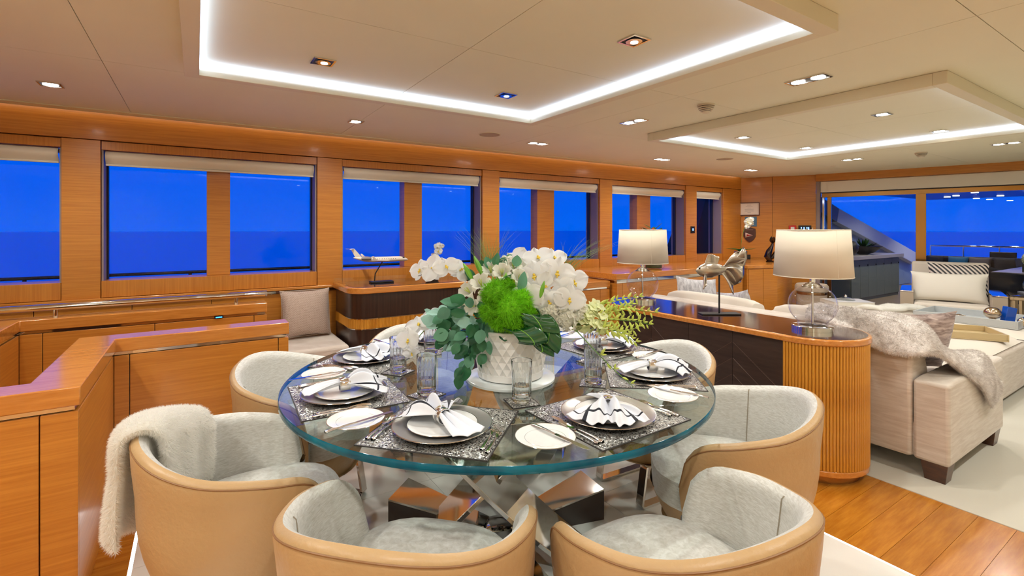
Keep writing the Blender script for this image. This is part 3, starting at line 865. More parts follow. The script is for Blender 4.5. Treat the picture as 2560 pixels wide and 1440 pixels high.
for i in range(len(fp)-1):
    a, b = Vector(fp[i]), Vector(fp[i+1]); L = (b-a).length
    while acc <= L:
        q = a+(b-a)*(acc/L); mb.lathe([(0.0052, 0.5725), (0.0052, 0.6495)], 6, (q.x, q.y, 0)); acc += 0.012
    acc -= L
tag(obj('fluted_band', mb, M['flute'], s1, world=True), kind='stuff')
obj('top', MB().prism(rounded(s1x0-0.03, s1x1+0.03, s1y0-0.03, s1y1, 0.16, 10, (1, 1, 0, 0)), SBZ-0.05, SBZ-0.001, smooth=True), M['wood_cap'], s1, world=True, bev=0.006)
obj('top_inlay', MB().prism(rounded(s1x0+0.01, s1x1-0.01, s1y0+0.01, s1y1-0.02, 0.13, 10, (1, 1, 0, 0)), SBZ-0.001, SBZ+0.0015), M['darktop'], s1, world=True)
for (a, b, c, d) in ((s1x0-0.022, s1x0-0.017, s1y0+0.15, s1y1-0.01), (s1x0-0.02, s1x1, s1y1-0.012, s1y1-0.007)):
    obj('glass_fiddle', MB().box(a, b, c, d, SBZ, SBZ+0.035), M['glass'], s1, world=True)

# ---- low locker, long honey sideboard and corner cabinet along the windows
lk = thing('locker', 'low honey wood locker left of the long sideboard', 'cabinet', (3.45, 4.2, 0))
lx0, lx1, ly = 2.99, 3.70, 3.78
obj('body', MB().box(lx0, lx1, ly+0.012, YW-0.04, 0.0, 0.755), M['wood_x'], lk, world=True, bev=0.003)
obj('top', MB().box(lx0, lx1, ly-0.005, YW-0.04, 0.772, 0.835), M['wood_cap'], lk, world=True, bev=0.004)
obj('steel_strip', MB().box(lx0, lx1, ly+0.002, YW-0.05, 0.756, 0.771), M['chrome'], lk, world=True)
obj('door', MB().box(lx0+0.004, lx1-0.14, ly, ly+0.013, 0.02, 0.750), M['wood_x'], lk, world=True, bev=0.0015)
obj('door', MB().box(lx1-0.136, lx1-0.003, ly, ly+0.013, 0.02, 0.750), M['wood_x'], lk, world=True, bev=0.0015)
s2 = thing('sideboard', 'long honey wood sideboard with steel strip behind the sofa', 'sideboard', (4.9, 4.1, 0))
ax0, ax1, ay = 3.72, 6.02, 3.70
obj('body', MB().box(ax0+0.01, ax1, ay+0.02, YW-0.04, 0.0, SBZ-0.10), M['wood_x'], s2, world=True)
obj('top', MB().box(ax0, ax1, ay, YW-0.04, SBZ-0.062, SBZ), M['wood_cap'], s2, world=True, bev=0.004)
obj('steel_strip', MB().box(ax0+0.01, ax1-0.01, ay+0.008, YW-0.05, SBZ-0.099, SBZ-0.064), M['chrome'], s2, world=True)
for (a, b) in ((ax0+0.01, ax0+0.09), (ax0+0.093, ax0+1.1), (ax0+1.103, ax0+2.10), (ax0+2.103, ax1-0.002)):
    obj('door', MB().box(a, b, ay+0.004, ay+0.019, 0.02, SBZ-0.103), M['wood_x'], s2, world=True, bev=0.0015)
s3 = thing('corner_cabinet', 'angled honey wood corner cabinet under the framed certificate', 'cabinet', (6.7, 4.2, 0))
cc = [(6.06, 3.66), (6.55, 3.52), (7.30, 3.70), (7.52, 4.15), (7.33, 4.46), (7.30, 4.50), (6.06, 4.50)]
obj('body', MB().prism([(6.075, 3.675), (6.55, 3.54), (7.28, 3.715), (7.49, 4.15), (7.31, 4.45), (7.28, 4.49), (6.075, 4.49)], 0, SBZ-0.045), M['wood_x'], s3, world=True)
obj('top', MB().prism(cc, SBZ-0.043, SBZ), M['wood_cap'], s3, world=True, bev=0.004)
d_ = (Vector((6.55, 3.54, 0))-Vector((6.075, 3.675, 0)))
n_ = Vector((d_.y, -d_.x, 0)).normalized()
A_ = Vector((6.085, 3.675, 0))
for (f0, f1) in ((0.02, 0.49), (0.50, 0.97)):
    q0, q1 = A_+d_*f0, A_+d_*f1
    obj('door', MB().prism([(q0.x, q0.y), (q0.x+n_.x*0.012, q0.y+n_.y*0.012), (q1.x+n_.x*0.012, q1.y+n_.y*0.012), (q1.x, q1.y)][::-1], 0.02, SBZ-0.055), M['wood_x'], s3, world=True)

# ---- sofa console: dark herringbone body, glossy top, reeded round ends
CZ = 0.79; CXc = 3.04; CR = 0.275; CY0, CY1 = 1.43, 2.77
co = thing('console_table', 'long sofa console with reeded rounded ends and glossy dark top', 'console', (CXc, 2.1, 0))
def stadium(r, ext=0.0, n=20):
    pts = []
    for i in range(n+1):
        a = R(180+180*i/n); pts.append((CXc+r*math.cos(a), CY0+r*math.sin(a)))
    for i in range(n+1):
        a = R(180*i/n); pts.append((CXc+r*math.cos(a), CY1+r*math.sin(a)))
    return pts
obj('top_rim', MB().prism(stadium(CR+0.004), CZ-0.035, CZ, smooth=True), M['wood_cap'], co, world=True, bev=0.008, seg=3)
obj('top_inlay', MB().prism(stadium(CR-0.014), CZ, CZ+0.0015), M['darktop'], co, world=True)
def endcore(c, a0, a1, r):
    return [(CXc+r*math.cos(R(a0+(a1-a0)*i/20)), c+r*math.sin(R(a0+(a1-a0)*i/20))) for i in range(21)]
FY0, FY1 = 1.46, 2.74       # where the flat dark front starts
front_x = CXc-CR+0.012
near = [(front_x, FY0)] + endcore(CY0, 180, 360, CR-0.012) + [(CXc+CR-0.012, FY0)]
far = [(CXc+CR-0.012, FY1)] + endcore(CY1, 0, 180, CR-0.012) + [(front_x, FY1)]
for poly_ in (near, far):
    obj('end_core', MB().prism(poly_, 0.06, CZ-0.036, smooth=True), M['flute'], co, world=True)
    cen = Vector((CXc, CY0 if poly_ is near else CY1))
    obj('base_rim', MB().prism([tuple(cen+(Vector(q)-cen)*1.025) for q in poly_], 0.050, 0.085, smooth=True), M['wood_cap'], co, world=True, bev=0.006)
    obj('plinth', MB().prism([tuple(cen+(Vector(q)-cen)*0.86) for q in poly_], 0.0, 0.052, smooth=True), M['brass'], co, world=True)
    reeds([tuple(q) for q in poly_], 0.086, CZ-0.036, 0.0078, 0.0162, M['flute'], co)
obj('body', MB().box(front_x+0.02, CXc+CR-0.03, FY0, FY1, 0.03, CZ-0.036), M['black'], co, world=True)
hy = [FY0 + (FY1-FY0)*i/4 for i in range(5)]
for i in range(4):
    obj('front_panel', MB().box(front_x+0.006, front_x+0.021, hy[i]+0.0012, hy[i+1]-0.0012, 0.03, CZ-0.037), M['darkherr'], co, world=True, bev=0.001)
gm = MB()
for i in range(4):
    for k in range(7):
        y0 = hy[i] + 0.02; z0 = 0.05 + 0.1*k
        s_ = 1 if i % 2 == 0 else -1
        ya, yb = (hy[i]+0.003, hy[i+1]-0.003)
        zb = z0 + (yb-ya)*0.75
        za = z0
        if zb > CZ-0.045: continue
        p0 = Vector((front_x+0.0058, ya if s_ > 0 else yb, za)); p1 = Vector((front_x+0.0058, yb if s_ > 0 else ya, zb))
        gm.tube([p0, p1], 0.0012, 4)
tag(obj('inlay_line', gm, pbr('inlay_brown', srgb(92, 70, 58), 0.4), co, world=True), kind='stuff')

# ---- sofa
sx0, sx1, sy0, sy1 = 3.36, 4.36, 0.90, 3.16
so = thing('sofa', 'long cream sofa backing on to the reeded console', 'sofa', ((sx0+sx1)/2, 2.0, 0))
def softbox(x0, x1, y0, y1, z0, z1): return MB().box(x0, x1, y0, y1, z0, z1)
obj('base', softbox(sx0+0.02, sx1-0.06, sy0+0.10, sy1-0.10, 0.11, 0.30), M['sofa'], so, world=True, bev=0.015, seg=3)
bk = MB()
prof = [(sx0, 0.105), (sx0, 0.62), (sx0+0.03, 0.775), (sx0+0.10, 0.80), (sx0+0.17, 0.775), (sx0+0.30, 0.44), (sx0+0.30, 0.105)]
nv = len(prof); ya, yb = sy0+0.165, sy1-0.165
bk.add([(x, ya, z) for (x, z) in prof] + [(x, yb, z) for (x, z) in prof],
       [tuple(range(nv)), tuple(reversed(range(nv, 2*nv)))] + [(i+nv, (i+1) % nv + nv, (i+1) % nv, i) for i in range(nv)])
obj('backrest', bk, M['sofa'], so, world=True, bev=0.02, seg=3)
for (a, b) in ((sy0, sy0+0.16), (sy1-0.16, sy1)):
    am = MB()
    pr = [(sx0, 0.105), (sx0, 0.545), (sx0+0.10, 0.555), (sx1-0.22, 0.56), (sx1, 0.56), (sx1, 0.105)]
    m_ = len(pr)
    am.add([(x, a, z) for (x, z) in pr] + [(x, b, z) for (x, z) in pr],
           [tuple(range(m_)), tuple(reversed(range(m_, 2*m_)))] + [(i+m_, (i+1) % m_ + m_, (i+1) % m_, i) for i in range(m_)])
    obj('armrest', am, M['sofa'], so, world=True, bev=0.018, seg=3)
for k in range(2):
    L_ = (sy1-sy0-0.34)/2
    ya = sy0+0.17+k*L_
    obj('seat_cushion', softbox(sx0+0.30, sx1+0.02, ya+0.004, ya+L_-0.004, 0.30, 0.47), M['sofa'], so, world=True, bev=0.035, seg=4)
    cu = cushion(L_-0.02, 0.20, 0.42, 0.35)
    cu.xf(Matrix.Translation((sx0+0.255, ya+L_/2, 0.63)) @ Matrix.Rotation(R(90), 4, 'Z') @ Matrix.Rotation(R(10), 4, 'X'))
    obj('back_cushion', cu, M['cream'], so, world=True)
for (x, y) in ((sx0+0.01, sy0+0.01), (sx1-0.13, sy0+0.01), (sx0+0.01, sy1-0.13), (sx1-0.13, sy1-0.13)):
    lg = MB().add([(x+0.015, y+0.015, 0), (x+0.105, y+0.015, 0), (x+0.105, y+0.105, 0), (x+0.015, y+0.105, 0), (x, y, 0.11), (x+0.12, y, 0.11), (x+0.12, y+0.12, 0.11), (x, y+0.12, 0.11)],
        [(3, 2, 1, 0), (4, 5, 6, 7), (0, 1, 5, 4), (1, 2, 6, 5), (2, 3, 7, 6), (3, 0, 4, 7)])
    obj('foot', lg, M['darkleg'], so, world=True, bev=0.003)

# ---- ottoman
ot = thing('ottoman', 'very large low cream ottoman carrying the trays and books', 'ottoman', (6.1, 2.1, 0))
obj('skirt', MB().box(5.0, 7.08, 1.10, 3.15, 0.03, 0.405), M['sofa'], ot, world=True, bev=0.03, seg=4)
tp = MB()
for i in range(2):
    for j in range(2):
        w2, d2 = 2.08/2, 2.05/2
        c_ = cushion(w2-0.004, d2-0.004, 0.08, 0.35)
        c_.xf(Matrix.Translation((5.0+w2*(i+0.5), 1.10+d2*(j+0.5), 0.415)))
        obj('top_pad', c_, M['cream'], ot, world=True)
for (x, y) in ((5.06, 1.16), (7.02, 1.16), (5.06, 3.09), (7.02, 3.09)):
    obj('foot', MB().lathe([(0.03, 0), (0.035, 0.04)], 12, (x, y, 0)), M['darkleg'], ot, world=True)

# ---- armchair before the glass doors
ac = thing('armchair', 'wide cream armchair with boxy steel-topped arms by the glass doors', 'armchair', (7.62, 2.04, 0), R(90+14))
# local: front is -y rotated later, width along x
AW = 0.46
obj('seat', MB().box(-AW+0.12, AW-0.12, -0.36, 0.30, 0.14, 0.44), M['cream'], ac, bev=0.03, seg=4)
obj('seat_cushion', MB().box(-AW+0.125, AW-0.125, -0.40, 0.24, 0.40, 0.52), M['cream'], ac, bev=0.035, seg=4)
bkm = MB().add([(-AW+0.10, 0.20, 0.3), (AW-0.10, 0.20, 0.3), (AW-0.10, 0.36, 0.3), (-AW+0.10, 0.36, 0.3), (-AW+0.10, 0.32, 0.97), (AW-0.10, 0.32, 0.97), (AW-0.10, 0.42, 0.97), (-AW+0.10, 0.42, 0.97)],
    [(3, 2, 1, 0), (4, 5, 6, 7), (0, 1, 5, 4), (1, 2, 6, 5), (2, 3, 7, 6), (3, 0, 4, 7)])
obj('backrest', bkm, M['cream'], ac, bev=0.03, seg=4)
for s in (-1, 1):
    a, b = sorted((s*AW, s*(AW-0.125)))
    obj('armrest', MB().box(a, b, -0.36, 0.36, 0.06, 0.635), M['taupe'], ac, bev=0.006)
    obj('arm_top', MB().box(a, b, -0.362, 0.36, 0.636, 0.650), M['chrome'], ac, bev=0.002)
    for y in (-0.32, 0.32):
        obj('leg', MB().box((a+b)/2-0.03, (a+b)/2+0.03, y-0.03, y+0.03, 0, 0.06), M['darkleg'], ac)
ac.rotation_euler[2] = R(-90+17)
cp_ = thing('throw_pillow', 'plain white lumbar pillow on the armchair by the doors', 'pillow', (7.50, 2.02, 0.515), R(-90+17))
obj('cover', pillow_mb(0.70, 0.36, 0.18), pbr('white_pillow_cloth', srgb(226, 218, 206), 0.85, bump=0.15, bscale=300), cp_, rot=(R(-14), 0, 0))
zg, znt, zb_ = newmat('black_white_greek_key')
t = znt.nodes.new('ShaderNodeTexCoord'); wv = znt.nodes.new('ShaderNodeTexWave'); wv.inputs['Scale'].default_value = 9; wv.wave_type = 'BANDS'
mpn = znt.nodes.new('ShaderNodeMapping'); mpn.inputs['Rotation'].default_value = (0.3, R(40), 0)
vr = znt.nodes.new('ShaderNodeValToRGB'); vr.color_ramp.interpolation = 'CONSTANT'
vr.color_ramp.elements[0].color = (0.01, 0.01, 0.012, 1); vr.color_ramp.elements[1].position = 0.5; vr.color_ramp.elements[1].color = (*srgb(214, 200, 190), 1)
znt.links.new(t.outputs['Object'], mpn.inputs[0]); znt.links.new(mpn.outputs[0], wv.inputs['Vector']); znt.links.new(wv.outputs['Fac'], vr.inputs[0]); znt.links.new(vr.outputs[0], zb_.inputs['Base Color'])
zp = thing('throw_pillow', 'black and white zigzag pillow behind the white lumbar pillow', 'pillow', (7.68, 1.98, 0.52), R(-90+17))
obj('cover', pillow_mb(0.56, 0.46, 0.12), zg, zp, rot=(R(-12), 0, 0))

# ---- slatted side table by the armchair
st = thing('side_table', 'slatted wooden side table with glass top at the right edge', 'side table', (8.05, 1.40, 0), R(15))
pale = pbr('pale_oak', srgb(196, 168, 132), 0.5)
obj('top', MB().box(-0.22, 0.22, -0.22, 0.22, 0.61, 0.63), M['glass'], st)
obj('frame', MB().box(-0.22, 0.22, -0.22, -0.19, 0.58, 0.61).box(-0.22, 0.22, 0.19, 0.22, 0.58, 0.61).box(-0.22, -0.19, -0.19, 0.19, 0.58, 0.61).box(0.19, 0.22, -0.19, 0.19, 0.58, 0.61), pale, st, bev=0.002)
sl = MB().box(-0.012, 0.012, -0.008, 0.008, 0.03, 0.58).mesh('slat', pale)
for i in range(8):
    for s in (-1, 1):
        obj('slat', sl, None, st, loc=(-0.19+i*0.0543, s*0.205, 0))
        obj('slat', sl, None, st, loc=(s*0.205, -0.19+i*0.0543, 0), rot=(0, 0, R(90)))
obj('base', MB().box(-0.22, 0.22, -0.22, 0.22, 0.0, 0.03), pale, st, bev=0.002)
bkq = tag(obj('book', MB().box(-0.16, 0.16, -0.11, 0.11, 0, 0.022), pbr('grey_book_cover', srgb(150, 150, 150), 0.4), loc=(8.05, 1.40, 0.6305), rot=(0, 0, R(25)), bev=0.003), 'flat grey book on the slatted side table', 'book')
gl = thing('glass_ornament', 'faceted crystal ball ornament on the side table', 'ornament', (8.02, 1.42, 0.6535))
gb = MB().ball((0, 0, 0.085), 0.085, 9, 7); gb.s = [False]*len(gb.s)
obj('ball', gb, pbr('mirror_crystal', (0.9, 0.92, 0.95), 0.05, 1.0), gl)
obj('foot', MB().lathe([(0.04, 0), (0.03, 0.01)], 16), M['chrome'], gl)

# ---- stool
sl_ = thing('stool', 'round upholstered stool with brass band beside the corner cabinet', 'stool', (7.05, 3.34, 0))
obj('base', MB().lathe([(0.17, 0.0), (0.18, 0.02), (0.18, 0.50)], 28), M['taupe'], sl_)
obj('band', MB().lathe([(0.176, 0.50), (0.176, 0.535)], 28), M['brass'], sl_)
obj('seat', MB().lathe([(0.18, 0.535), (0.20, 0.55), (0.20, 0.61), (0.18, 0.64), (0.10, 0.65)], 28), M['taupe'], sl_)
# ================================================================== DINING TABLE
TR = 0.90
tb = thing('dining_table', 'round glass dining table with a crossed steel pedestal', 'table', (TC.x, TC.y, 0))
NT = 128
disc = MB()
def ring(r, z): return [(r*math.cos(2*PI*i/NT), r*math.sin(2*PI*i/NT), z) for i in range(NT)]
disc.add(ring(TR-0.002, ZT) + ring(TR-0.002, ZT-0.0235), [tuple(range(NT)), tuple(NT+i for i in reversed(range(NT)))])
obj('glass_top', disc, M['tglass'], tb)
ed = MB().lathe([(TR-0.002, -0.024), (TR, -0.022), (TR, -0.002), (TR-0.002, 0.0)], NT, (0, 0, ZT), cap0=False, cap1=False)
obj('polished_edge', ed, M['tedge'], tb, label='polished teal glass edge')
def ribbon3(path, wv, th, n=14):
    """flat steel bar bent along a path; wv gives its width vector at each end"""
    mb = MB()
    P = [Vector(p) for p in path]
    def bez(t):
        a = P[0].lerp(P[1], t); b = P[1].lerp(P[2], t); return a.lerp(b, t)
    rows = []
    for k in range(n+1):
        t = k/n; c = bez(t); d = (bez(min(1, t+0.01))-bez(max(0, t-0.01))).normalized()
        w_ = Vector(wv[0]).lerp(Vector(wv[1]), t); nn = d.cross(w_).normalized()*th
        rows.append([c-w_-nn, c+w_-nn, c+w_+nn, c-w_+nn])
    vs = [p for r in rows for p in r]; fs = []
    for k in range(n):
        for i in range(4):
            j = (i+1) % 4
            fs.append((k*4+i, k*4+j, (k+1)*4+j, (k+1)*4+i))
    fs.append((3, 2, 1, 0)); fs.append((n*4, n*4+1, n*4+2, n*4+3))
    mb.add(vs, fs)
    return mb
for k, a in enumerate((132, 248, 352)):
    d = Vector((math.cos(R(a)), math.sin(R(a)), 0)); e = Vector((-d.y, d.x, 0))
    # floor beam: dark block with a bright steel cap
    bmx = MB()
    A, B = d*0.06, d*0.50
    hw_ = 0.10
    bmx.add([tuple(A-e*hw_*0.4), tuple(B-e*hw_), tuple(B+e*hw_), tuple(A+e*hw_*0.4)] + [tuple(v+Vector((0, 0, z))) for v, z in ((A-e*hw_*0.4, 0.045), (B-e*hw_, 0.135), (B+e*hw_, 0.135), (A+e*hw_*0.4, 0.045))],
            [(3, 2, 1, 0), (4, 5, 6, 7), (0, 1, 5, 4), (1, 2, 6, 5), (2, 3, 7, 6), (3, 0, 4, 7)])
    bmx.xf(Matrix.Translation((0, 0, 0.001)))
    obj('base_block', bmx, pbr('dark_bronze_block', srgb(52, 42, 38), 0.35, 0.0, coat=0.4), tb, label='dark brown floor block')
    top = MB().add([tuple(v+Vector((0, 0, z))) for v, z in ((A-e*hw_*0.4, 0.048), (B-e*hw_, 0.138), (B+e*hw_, 0.138), (A+e*hw_*0.4, 0.048))] + [tuple(v+Vector((0, 0, z))) for v, z in ((A-e*hw_*0.4, 0.056), (B-e*hw_, 0.146), (B+e*hw_, 0.146), (A+e*hw_*0.4, 0.056))],
            [(3, 2, 1, 0), (4, 5, 6, 7), (0, 1, 5, 4), (1, 2, 6, 5), (2, 3, 7, 6), (3, 0, 4, 7)])
    obj('steel_cap', top, M['chrome'], tb)
    # broad steel blade sweeping from the far side of the hub up to the glass
    e2 = Vector((math.cos(R(a+75)), math.sin(R(a+75)), 0))
    bl = ribbon3([-d*0.36+e*0.05+Vector((0, 0, 0.015)), d*0.02+e*0.10+Vector((0, 0, 0.27)), d*0.50+e*0.02+Vector((0, 0, ZT-0.038))], (e2*0.10, e*0.15), 0.011, 24)
    obj('steel_blade', bl, M['chrome'], tb, bev=0.002)
    obj('mount_disc', MB().lathe([(0.04, ZT-0.034), (0.04, ZT-0.024)], 20, tuple(d*0.47+e*0.02)), M['chrome'], tb)
obj('hub', MB().lathe([(0.12, 0.001), (0.10, 0.035), (0.05, 0.05)], 24), M['chrome'], tb)

# ================================================================== DINING CHAIRS
zb = 0.20
def ztop(p):
    a = abs(math.degrees(p))
    x = max(0.0, min(1.0, (a-101)/25.0))
    return 0.738 - 0.078*smooth01(a, 0, 80) - 0.032*smooth01(a, 70, 112) - 0.17*(1-math.sqrt(max(0.0, 1-x*x)))
def ro(p, z):
    f = max(0.0, min(1.0, (z-zb)/0.36))
    base = 0.235 + 0.098*(1-(1-f)**2.4)
    if z > 0.56: base += 0.012*min(1, (z-0.56)/0.12)
    return base * (1 + 0.02*math.cos(2*p))
def P(p, r, z): return (r*math.sin(p), -r*math.cos(p)*1.0, z)
def chair_meshes():
    PE = R(126); NU = 56
    TH = 0.052
    outer = MB()
    nv = 14
    def fo(u, v):
        p = -PE + 2*PE*u; zt = ztop(p)
        if v <= 0.8:
            z = zb + (zt-0.022-zb)*(v/0.8)
            return P(p, ro(p, z), z)
        t = (v-0.8)/0.2*PI*0.5        # roll over the rim
        r0 = ro(p, zt-0.022)
        return P(p, r0 - 0.022*(1-math.cos(t)), zt-0.022 + 0.022*math.sin(t))
    outer.grid(fo, NU, nv, flip=False)
    inner = MB()
    def fi(u, v):
        p = -PE + 2*PE*u; zt = ztop(p); r0 = ro(p, zt-0.022) - 0.022
        if v <= 0.2:
            t = v/0.2*PI*0.5
            return P(p, r0 - 0.026*math.sin(t), zt - 0.006*math.sin(t*2) - 0.026*(1-math.cos(t)))
        z = zt-0.026 + (0.40-(zt-0.026))*((v-0.2)/0.8)
        rr = r0-0.026 - 0.03*((v-0.2)/0.8)**1.5 + 0.004*math.sin((v-0.2)/0.8*PI)*-1
        return P(p, rr, z)
    inner.grid(fi, NU, 12, flip=False)
    # front edges of the shell
    ends = []
    for s in (-1, 1):
        p = s*PE
        def fe(u, v, p=p, s=s):
            z = zb + (ztop(p)-0.024-zb)*v
            r1, r2 = ro(p, z), ro(p, z)-TH
            q = p + s*0.02*math.sin(u*PI)
            r = r1 + (r2-r1)*u
            return P(q, r, z)
        ends.append(MB().grid(fe, 6, 10, flip=(s > 0)))
    under = MB()
    under.lathe([(0.05, zb-0.005), (0.20, zb-0.002), (0.235, zb+0.004)], 32, cap1=False)
    pip = MB()
    pts = []
    for i in range(NU+1):
        p = -PE + 2*PE*i/NU; zt = ztop(p)
        pts.append(P(p, ro(p, zt-0.022)-0.0012, zt-0.0155))
    pip.tube(pts, 0.0026, 6)
    seat = MB()
    def fs(u, v):
        a = 2*PI*u
        R0 = 0.262; r = R0*min(1, v/0.72) if v < 0.72 else R0
        c, s_ = math.cos(a), math.sin(a)
        n_ = 2.8
        k = (abs(c)**n_ + abs(s_)**n_)**(-1/n_)
        x, y = c*k*r*0.96, s_*k*r*1.0 + 0.015
        if v < 0.72:
            e = v/0.72; z = 0.468 - 0.035*e**5
        else:
            e = (v-0.72)/0.28; z = 0.433 - 0.10*e
            x *= 1 - 0.02*e; y = (y-0.015)*(1-0.02*e)+0.015
        return (x, y, z)
    seat.grid(fs, 40, 14)
    apron = MB()
    def fa(u, v):
        p = R(118) + (R(242)-R(118))*u
        z = zb + (0.345-zb)*v
        r = ro(R(120), z) - 0.02
        return P(p, r, z)
    apron.grid(fa, 16, 6)
    seam = []
    for s in (-1, 1):
        ps = s*R(58); line = []
        us = (ps+PE)/(2*PE)
        for k in range(13):
            q = Vector(fi(us, 0.10+0.78*k/12)); rr = Vector((q.x, q.y, 0)).normalized()
            line.append(q - rr*0.0006)
        seam.append(MB().tube(line, 0.0022, 5))
    return dict(outer=outer, inner=inner, ends=ends, under=under, pip=pip, seat=seat, apron=apron, seam=seam)
cm = chair_meshes()
SEATS = [
    (223.8, 0.905, 'at the front left seat'),
    (266.5, 1.000, 'at the front right seat'),
    (313.5, 0.935, 'at the seat near the reeded console end'),
    (356.5, 0.915, 'at the seat facing the console'),
    (43.0, 0.97, 'at the seat hidden behind the flowers'),
    (88.0, 0.975, 'at the seat before the dark sideboard'),
    (133.0, 0.985, 'at the seat backing on the half wall'),
    (178.5, 0.965, 'at the seat with the fur throw'),
]
CHLAB = ['tan leather tub dining chair at front left, nearest the camera', 'tan leather tub dining chair at front right, nearest the camera',
         'tan leather tub dining chair beside the reeded console end', 'tan leather tub dining chair before the dark console front',
         'tan leather tub dining chair behind the flowers', 'tan leather tub dining chair before the dark sideboard',
         'tan leather tub dining chair against the wooden half wall', 'tan leather tub dining chair with a white fur throw on its back']
ch0 = thing('dining_chair', CHLAB[0], 'chair', (0, 0, 0), 0, 'tub chairs round the glass table')
sh = obj('shell', cm['outer'], M['leather'], ch0, label='smooth tan leather outer shell')
for q_ in cm['ends']: obj('front_edge', q_, M['hide'], sh)
obj('underside', cm['under'], M['leather'], sh)
obj('piping', cm['pip'], M['piping'], sh)
ib = obj('inner_back', cm['inner'], M['hide'], ch0, label='pale silvery hide lining')
M['seam'] = pbr('hide_seam', srgb(150, 138, 120), 0.7)
for q_ in cm['seam']: obj('seam', q_, M['seam'], ib)
obj('seat_cushion', cm['seat'], M['hide'], ch0)
obj('seat_apron', cm['apron'], M['leather'], ch0)
for s in (-1, 1):
    lg = MB()
    x = s*0.155
    pth = [(x, -0.16, 0.198), (x, -0.20, 0.02), (x, -0.195, 0.006), (x, 0.205, 0.006), (x, 0.21, 0.02), (x, 0.18, 0.198)]
    for a, b in zip(pth[:-1], pth[1:]):
        a, b = Vector(a), Vector(b); d = (b-a); c = (a+b)/2
        dn = d.normalized(); n_ = dn.cross(Vector((1, 0, 0))).normalized()
        lg.obox(c, d*0.5 + dn*0.003, Vector((0.022, 0, 0)), n_*0.006)
    obj('leg', lg, M['chrome'], ch0, label='polished steel sled leg')
CH = []
for k, (a, rad, s) in enumerate(SEATS):
    pos = (TC.x + rad*math.cos(R(a)), TC.y + rad*math.sin(R(a)), 0.002)
    if k == 0:
        ch0.location = pos; ch0.rotation_euler = (0, 0, R(a+90)); CH.append(ch0)
    else:
        CH.append(dup(ch0, pos, R(a+90), CHLAB[k]))

# ================================================================== PLACE SETTINGS
M['mat'] = glitter('silver_glitter_mat', srgb(70, 64, 60), srgb(250, 250, 244), 260)
M['mathem'] = pbr('dark_mat_hem', srgb(48, 44, 42), 0.5)
M['charger'] = pbr('smoked_silver_charger', srgb(204, 199, 194), 0.28, 0.75)
M['rimline'] = pbr('platinum_rim', (0.8, 0.79, 0.77), 0.15, 1.0)
nap_m, nnt, nb = newmat('white_napkin_black_stripe')
uvn = nnt.nodes.new('ShaderNodeUVMap'); sxy = nnt.nodes.new('ShaderNodeSeparateXYZ'); nnt.links.new(uvn.outputs[0], sxy.inputs[0])
def band(sock, c, hwid):
    s_ = nnt.nodes.new('ShaderNodeMath'); s_.operation = 'SUBTRACT'; s_.inputs[1].default_value = c; nnt.links.new(sock, s_.inputs[0])
    a_ = nnt.nodes.new('ShaderNodeMath'); a_.operation = 'ABSOLUTE'; nnt.links.new(s_.outputs[0], a_.inputs[0])
    l_ = nnt.nodes.new('ShaderNodeMath'); l_.operation = 'LESS_THAN'; l_.inputs[1].default_value = hwid; nnt.links.new(a_.outputs[0], l_.inputs[0])
    return l_.outputs[0]
b1 = band(sxy.outputs[0], 0.86, 0.013); b2 = band(sxy.outputs[1], 0.15, 0.015); b3 = band(sxy.outputs[1], 0.85, 0.015)
m1 = nnt.nodes.new('ShaderNodeMath'); m1.operation = 'MAXIMUM'; nnt.links.new(b1, m1.inputs[0]); nnt.links.new(b2, m1.inputs[1])
m2 = nnt.nodes.new('ShaderNodeMath'); m2.operation = 'MAXIMUM'; nnt.links.new(m1.outputs[0], m2.inputs[0]); nnt.links.new(b3, m2.inputs[1])
gt = nnt.nodes.new('ShaderNodeMath'); gt.operation = 'GREATER_THAN'; gt.inputs[1].default_value = 0.42; nnt.links.new(sxy.outputs[0], gt.inputs[0])
m3 = nnt.nodes.new('ShaderNodeMath'); m3.operation = 'MULTIPLY'; nnt.links.new(m2.outputs[0], m3.inputs[0]); nnt.links.new(gt.outputs[0], m3.inputs[1])
mxn = nnt.nodes.new('ShaderNodeMix'); mxn.data_type = 'RGBA'; nnt.links.new(m3.outputs[0], mxn.inputs['Factor'])
mxn.inputs[6].default_value = (*srgb(228, 230, 238), 1); mxn.inputs[7].default_value = (0.012, 0.014, 0.025, 1)
nnt.links.new(mxn.outputs[2], nb.inputs['Base Color']); nb.inputs['Roughness'].default_value = 0.85
nb.inputs['Sheen Weight'].default_value = 0.1

